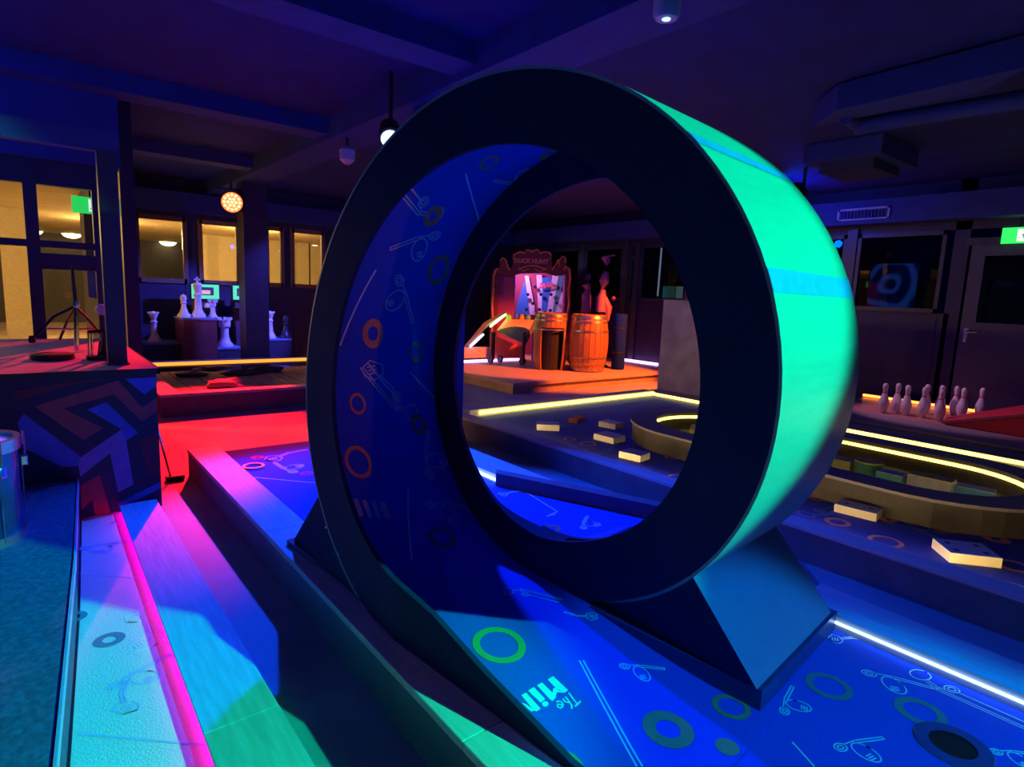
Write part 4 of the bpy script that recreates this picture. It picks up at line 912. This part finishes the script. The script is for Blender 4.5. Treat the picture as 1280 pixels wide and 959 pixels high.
# raised oval with its own inner light strip
OX, OY0, OY1, OR, OT = 4.95, 1.35, 3.05, .8, .24
def stadium(r_, K=20):
    return [(OX+r_*cos(a), OY1+r_*sin(a)) for a in [pi*i/K for i in range(K+1)]] + [(OX+r_*cos(a), OY0+r_*sin(a)) for a in [pi+pi*i/K for i in range(K+1)]]
def ringwall(ro_, ri_, z0, z1):
    a, b = stadium(ro_), stadium(ri_); n_ = len(a)
    vs = [(x, y, z0) for x, y in a]+[(x, y, z1) for x, y in a]+[(x, y, z1) for x, y in b]+[(x, y, z0) for x, y in b]
    return MB().add(vs, [(q*n_+i, q*n_+(i+1) % n_, ((q+1) % 4)*n_+(i+1) % n_, ((q+1) % 4)*n_+i) for q in range(4) for i in range(n_)])
t = thing('oval_island', (OX, 2.2, 0), 'raised oval wooden island with a sunken centre on the domino lane', 'obstacle'); OV = t
rel(ringwall(OR-.02, OR-OT+.02, 0, .165), t).build('oval_wall', mat('oval_side', (.06, .05, .04), .5), t)
rel(ringwall(OR, OR-OT, .165, .185), t).build('oval_top', M_greywood, t)
rel(ringwall(OR-OT+.019, OR-OT+.008, .125, .150), t).build('led_strip', LEDY, t)
bot = stadium(OR-OT+.02); rel(MB().prism(bot, 0.001, .01), t).build('oval_floor', mat('oval_floor', (.06, .06, .07), .6), t)
# printed rings on domino carpet
P = Print(Flat(0.0))
MO = mat('print_coral', (.85, .33, .22), .8, var=.04)
for px, py, R, h in ((735,555,.075,.75),(848,597,.08,.7),(1024,613,.08,.5),(1047,653,.075,.6),(1107,677,.09,.72),(1110,650,.05,.3),(1180,660,.09,.72),(1245,674,.07,.35),(1268,708,.09,.6),(1022,623,.06,.6),(712,549,.06,.7),(840,572,.06,.7)): P.ring(px, py, R, h, MO)
LB2 = mat('print_blue_line', (.12, .28, .6), .8, var=.03)
for px, py, sz, ro_, kd in ((1025,640,.35,.4,1),(1150,660,.3,2,0),(1230,650,.4,1,1),(765,562,.3,.2,2),(1255,735,.3,1.1,0),(700,532,.4,.6,1),(800,545,.3,.2,0),(1200,680,.3,1.2,2)): P.club(px, py, sz, ro_, LB2, kd, .012)
P.line([(780, 570), (815, 590)], .012, LB2, pix=True)
P.done('lane_print', DL, Vector(DL.location))
# dominoes: built once, then copied
def domino(loc, rz, label, size=(.30, .17, .055), pips=((-.09, .04), (.09, -.04)), m_top=M_ivory, m_side=M_cream, group='dominoes on the blue lane'):
    t = thing('domino', loc, label, 'domino', group, rz); a, b, c = size[0]/2, size[1]/2, size[2]
    MB().box(-a, a, -b, b, 0, c-.004).build('body', m_side, t)
    MB().box(-a, a, -b, b, c-.004, c).build('face', m_top, t)
    for x, y in pips: MB().lathe([(.0, c+.0005), (.014, c+.0005), (.016, c)], c=(x, y, 0), n=10, caps=False).build('pip', M_black, t)
    return t
six = ((-.1, .045), (-.1, -.045), (.1, .045), (.1, -.045))
c = (pz(1183,707,0)+pz(1230,690,0))/2; domino((3.86, .84, 0), atan2(-.17, .14), 'pale domino with four pips beside the kerb of the domino lane', (.24, .2, .055), ((-.07, .05), (-.07, -.05), (.07, .05), (.07, -.05)))
domino((4.08, 1.47, 0), radians(98), 'pale domino with two pips beside the oval island', (.24, .15, .052), ((-.07, .0), (.07, .0)))
domino((3.86, 3.12, 0), radians(100), 'cream sided domino nearest the end of the oval island', (.2, .16, .055), ())
domino((4.15, 3.66, 0), radians(95), 'cream sided domino between two others on the blue lane', (.23, .18, .055), ())
domino((4.6, 4.05, 0), radians(100), 'cream sided domino furthest along towards the stage', (.2, .15, .055), ())
domino((3.96, 4.3, 0), radians(-40), 'cream domino lying near the corner of the yellow light strip', (.22, .16, .06), ())
domino((4.48, 4.42, 0), radians(20), 'dark red domino near the yellow light strip', (.2, .1, .045), ((-.05, 0), (.05, 0)), mat('domino_red', (.25, .03, .03), .4), MATS['domino_red'])
# pieces in the sunken oval
zi = .011
def insideat(px, py, z): p = pz(px, py, z); return (p.x, p.y, zi)
M_dy = mat('domino_yellow', (.85, .65, .12), .5); M_lil = mat('domino_lilac', (.55, .50, .66), .5)
ix = OX-OR+OT
def ov(px, py, z): p = pz(px, py, z); return (p.x+.05, p.y, zi)
G2 = 'pieces in the oval island'
domino(ov(1162, 597, .16), radians(92), 'tall lilac domino with a yellow top in the sunken oval', (.26, .14, .15), ((.0, .0),), M_dy, M_lil, G2)
domino(ov(1216, 611, .13), radians(98), 'blue sided domino at the end of the sunken oval', (.22, .12, .12), (), M_ivory, mat('domino_blue', (.08, .28, .7), .5), G2)
domino(ov(1112, 592, .14), radians(90), 'teal domino with a pale top in the sunken oval', (.17, .12, .13), (), M_ivory, mat('domino_teal', (.10, .35, .38), .5), G2)
t = thing('round_puck', ov(1083, 579, .16), 'round green puck with a yellow top in the sunken oval', 'puck')
MB().lathe([(.095, 0), (.095, .15)], n=28).build('body', mat('puck_green', (.05, .22, .16), .5), t, True); MB().lathe([(.0, .152), (.097, .152), (.097, .16), (.0, .16)], n=28, caps=False).build('top', M_dy, t)
domino(ov(1052, 575, .14), radians(90), 'olive domino beside the round puck', (.14, .13, .13), (), mat('domino_olive', (.4, .38, .2), .5), MATS['domino_olive'], G2)
domino(ov(868, 535, .12), radians(30), 'yellow domino at the far end of the sunken oval', (.22, .13, .11), (), M_dy, M_dy, G2)

# ================================================================== BOWLING LANE
t = thing('bowling_lane', (8.4, 2.2, ZF), 'grey kerbed bowling lane with a red light strip at the back', 'bowling lane')
rel(MB().box(7.45, 9.85, -.5, 3.6, ZF, -.012), t).build('base', M_plankside, t)
rel(MB().box(8.2, 9.7, -.5, 3.6, -.012, 0.0), t).build('bowling_deck', mat('bowling_deck', (.55, .25, .22), .35, var=.1, scale=5), t)
rel(MB().box(7.5, 8.2, -.5, 3.62, -.012, .012), t).build('kerb_plank', M_greywood, t)
rel(MB().box(7.0, 7.5, -.5, 3.5, ZF, -.06), t).build('gutter', M_plankside, t)
rel(MB().box(9.7, 9.78, 1.2, 3.62, -.012, .05), t).build('back_board', M_black, t)
rel(MB().box(9.67, 9.699, 2.2, 3.62, .012, .045), t).build('led_strip', led('led_red_amber', (1.0, .22, .03), 5), t)
spot('pin_light', (8.0, 3.95, 2.65), (8.75, 2.4, .1), (1.0, .42, .75), 130, 42, .5, .05)
can_lamp((7.97, 4.0, 2.69), (8.75, 2.4, .1), 'small black spotlight throwing pink light on the bowling pins')
# red ramp wedge
w0, w1, w2 = pz(1187, 526, .012), pz(1290, 555, .012), pz(1182, 512, .012)
t = thing('red_ramp', (8.7, 1.6, 0), 'red wedge shaped ramp beside the bowling pins', 'ramp')
rel(MB().slab([(8.24, 2.16, .013), (8.24, .2, .013), (8.24, .2, .62), (8.24, 2.16, .03)], (.04, .04, 0)), t).build('ramp_side', mat('ramp_red', (.65, .03, .06), .45), t)
rel(MB().add([(8.24, 2.2, .03), (8.24, .2, .62), (9.2, .2, .8), (8.75, 2.3, .03)], [(0, 1, 2, 3)]), t).build('ramp_top', MATS['ramp_red'], t)
rel(MB().bar((8.23, 2.2, .035), (8.23, .2, .63), .05, .03), t).build('ramp_lip', mat('ramp_lip', (.45, .10, .16), .4), t)
# pins
pinprof = [(.026, 0), (.036, .01), (.05, .06), (.0605, .114), (.058, .15), (.042, .205), (.026, .25), (.024, .265), (.028, .30), (.032, .335), (.030, .36), (.018, .378), (.0, .381)]
pinpts = [(1103, 516), (1119, 516), (1131, 519), (1152, 522), (1173, 526), (1160, 504), (1178, 508), (1197, 506), (1206, 508), (1229, 508)]
pin0 = None
for i, (px, py) in enumerate(pinpts):
    p = pz(px, py, .0)
    if i > 4: p = pr(px, py-20, [9.3, 9.35, 9.45, 9.3, 9.55][i-5]*1.0)
    if pin0 is None:
        pin0 = thing('bowling_pin', (p.x, p.y, .001), 'white bowling pin with two red neck stripes on the bowling lane', 'bowling pin', 'bowling pins')
        MB().lathe(pinprof, n=20).build('body', mat('pin_white', (.86, .84, .86), .25, var=.02, coat=.4), pin0, True)
        for z in (.236, .262): MB().lathe([(.0305, z-.008), (.0275, z+.006)] if z < .25 else [(.0262, z-.006), (.0268, z+.006)], n=20, caps=False).build('neck_stripe', mat('pin_red', (.8, .02, .05), .3), pin0, True)
    else: dup(pin0, (p.x, p.y, .001), 0, {4: 'white bowling pin right at the tip of the red ramp', 9: 'white bowling pin partly hidden behind the red ramp'}.get(i))

# ================================================================== CEILING FITTINGS
c = pz(834, 8, 2.78)
t = thing('ceiling_downlight', (c.x, c.y, 2.72), 'short white cylinder downlight hanging above the loop', 'ceiling lamp')
MB().lathe([(.0, .0), (.055, .0), (.068, .02), (.07, .16), (.06, .18)], n=24, caps=False).build('housing', mat('fitting_white', (.7, .72, .78), .4), t, True)
MB().tube([(0, 0, .17), (0, 0, ZC-2.72)], .012).build('stem', M_black, t)
MB().lathe([(.0, -.004), (.02, -.004), (.022, .0)], n=12, caps=False).build('lens', led('downlight_lens', (.3, .6, 1.0), 3), t)
for px, py, lb in ((371, 203, 'small white smoke detector on the ceiling above the timber deck lane'), ):
    c = pz(px, py, ZC-.05); t = thing('smoke_detector', (c.x, c.y, ZC-.06), lb, 'smoke detector')
    MB().lathe([(.03, -.03), (.09, -.02), (.1, .02), (.1, .06)], n=20).build('cover', MATS['fitting_white'], t, True); MB().lathe([(.012, -.036), (.012, -.03)], n=8).build('indicator', M_black, t)
c = pz(434, 188, ZC-.35); t = thing('speaker', (c.x, c.y, ZC-.4), 'small pale ceiling speaker hung behind the loop', 'speaker')
MB().lathe([(.03, -.09), (.075, -.05), (.08, .05), (.04, .09)], n=16).build('cabinet', MATS['fitting_white'], t, True); MB().tube([(0, 0, .08), (0, 0, .4)], .012).build('stem', M_black, t)
# air duct and fan unit at right
t = thing('air_duct', (6.2, 1.6, ZC-.2), 'long rectangular air duct below the ceiling', 'duct')
a = pz(1045, 138, 2.86); b = pz(1290, 82, 2.86)
MB().slab([a-Vector(t.location), b-Vector(t.location), b-Vector(t.location)+Vector((.35, .35, 0)), a-Vector(t.location)+Vector((.35, .35, 0))], (0, 0, .2)).build('duct_body', M_beam, t)
a2 = pz(1070, 158, 2.84); b2_ = pz(1290, 122, 2.84)
MB().tube([a2-Vector(t.location), b2_-Vector(t.location)], .07, 12).build('pipe', M_beam, t, True)
MB().tube([(a+a2)/2-Vector(t.location), a2-Vector(t.location)+Vector((.05, 0, .02))], .05, 10).build('elbow', M_beam, t, True)
t = thing('ceiling_unit', (pz(1075, 205, 2.9).x, pz(1075, 205, 2.9).y, 2.78), 'square ceiling air unit above the bowling lane', 'air unit')
MB().prism([(-.5, -.4), (.5, -.4), (.5, .4), (-.5, .4)], .1, .29).build('unit_body', M_beam, t); MB().prism([(-.35, -.28), (.35, -.28), (.35, .28), (-.35, .28)], .0, .1).build('diffuser', M_frame, t)
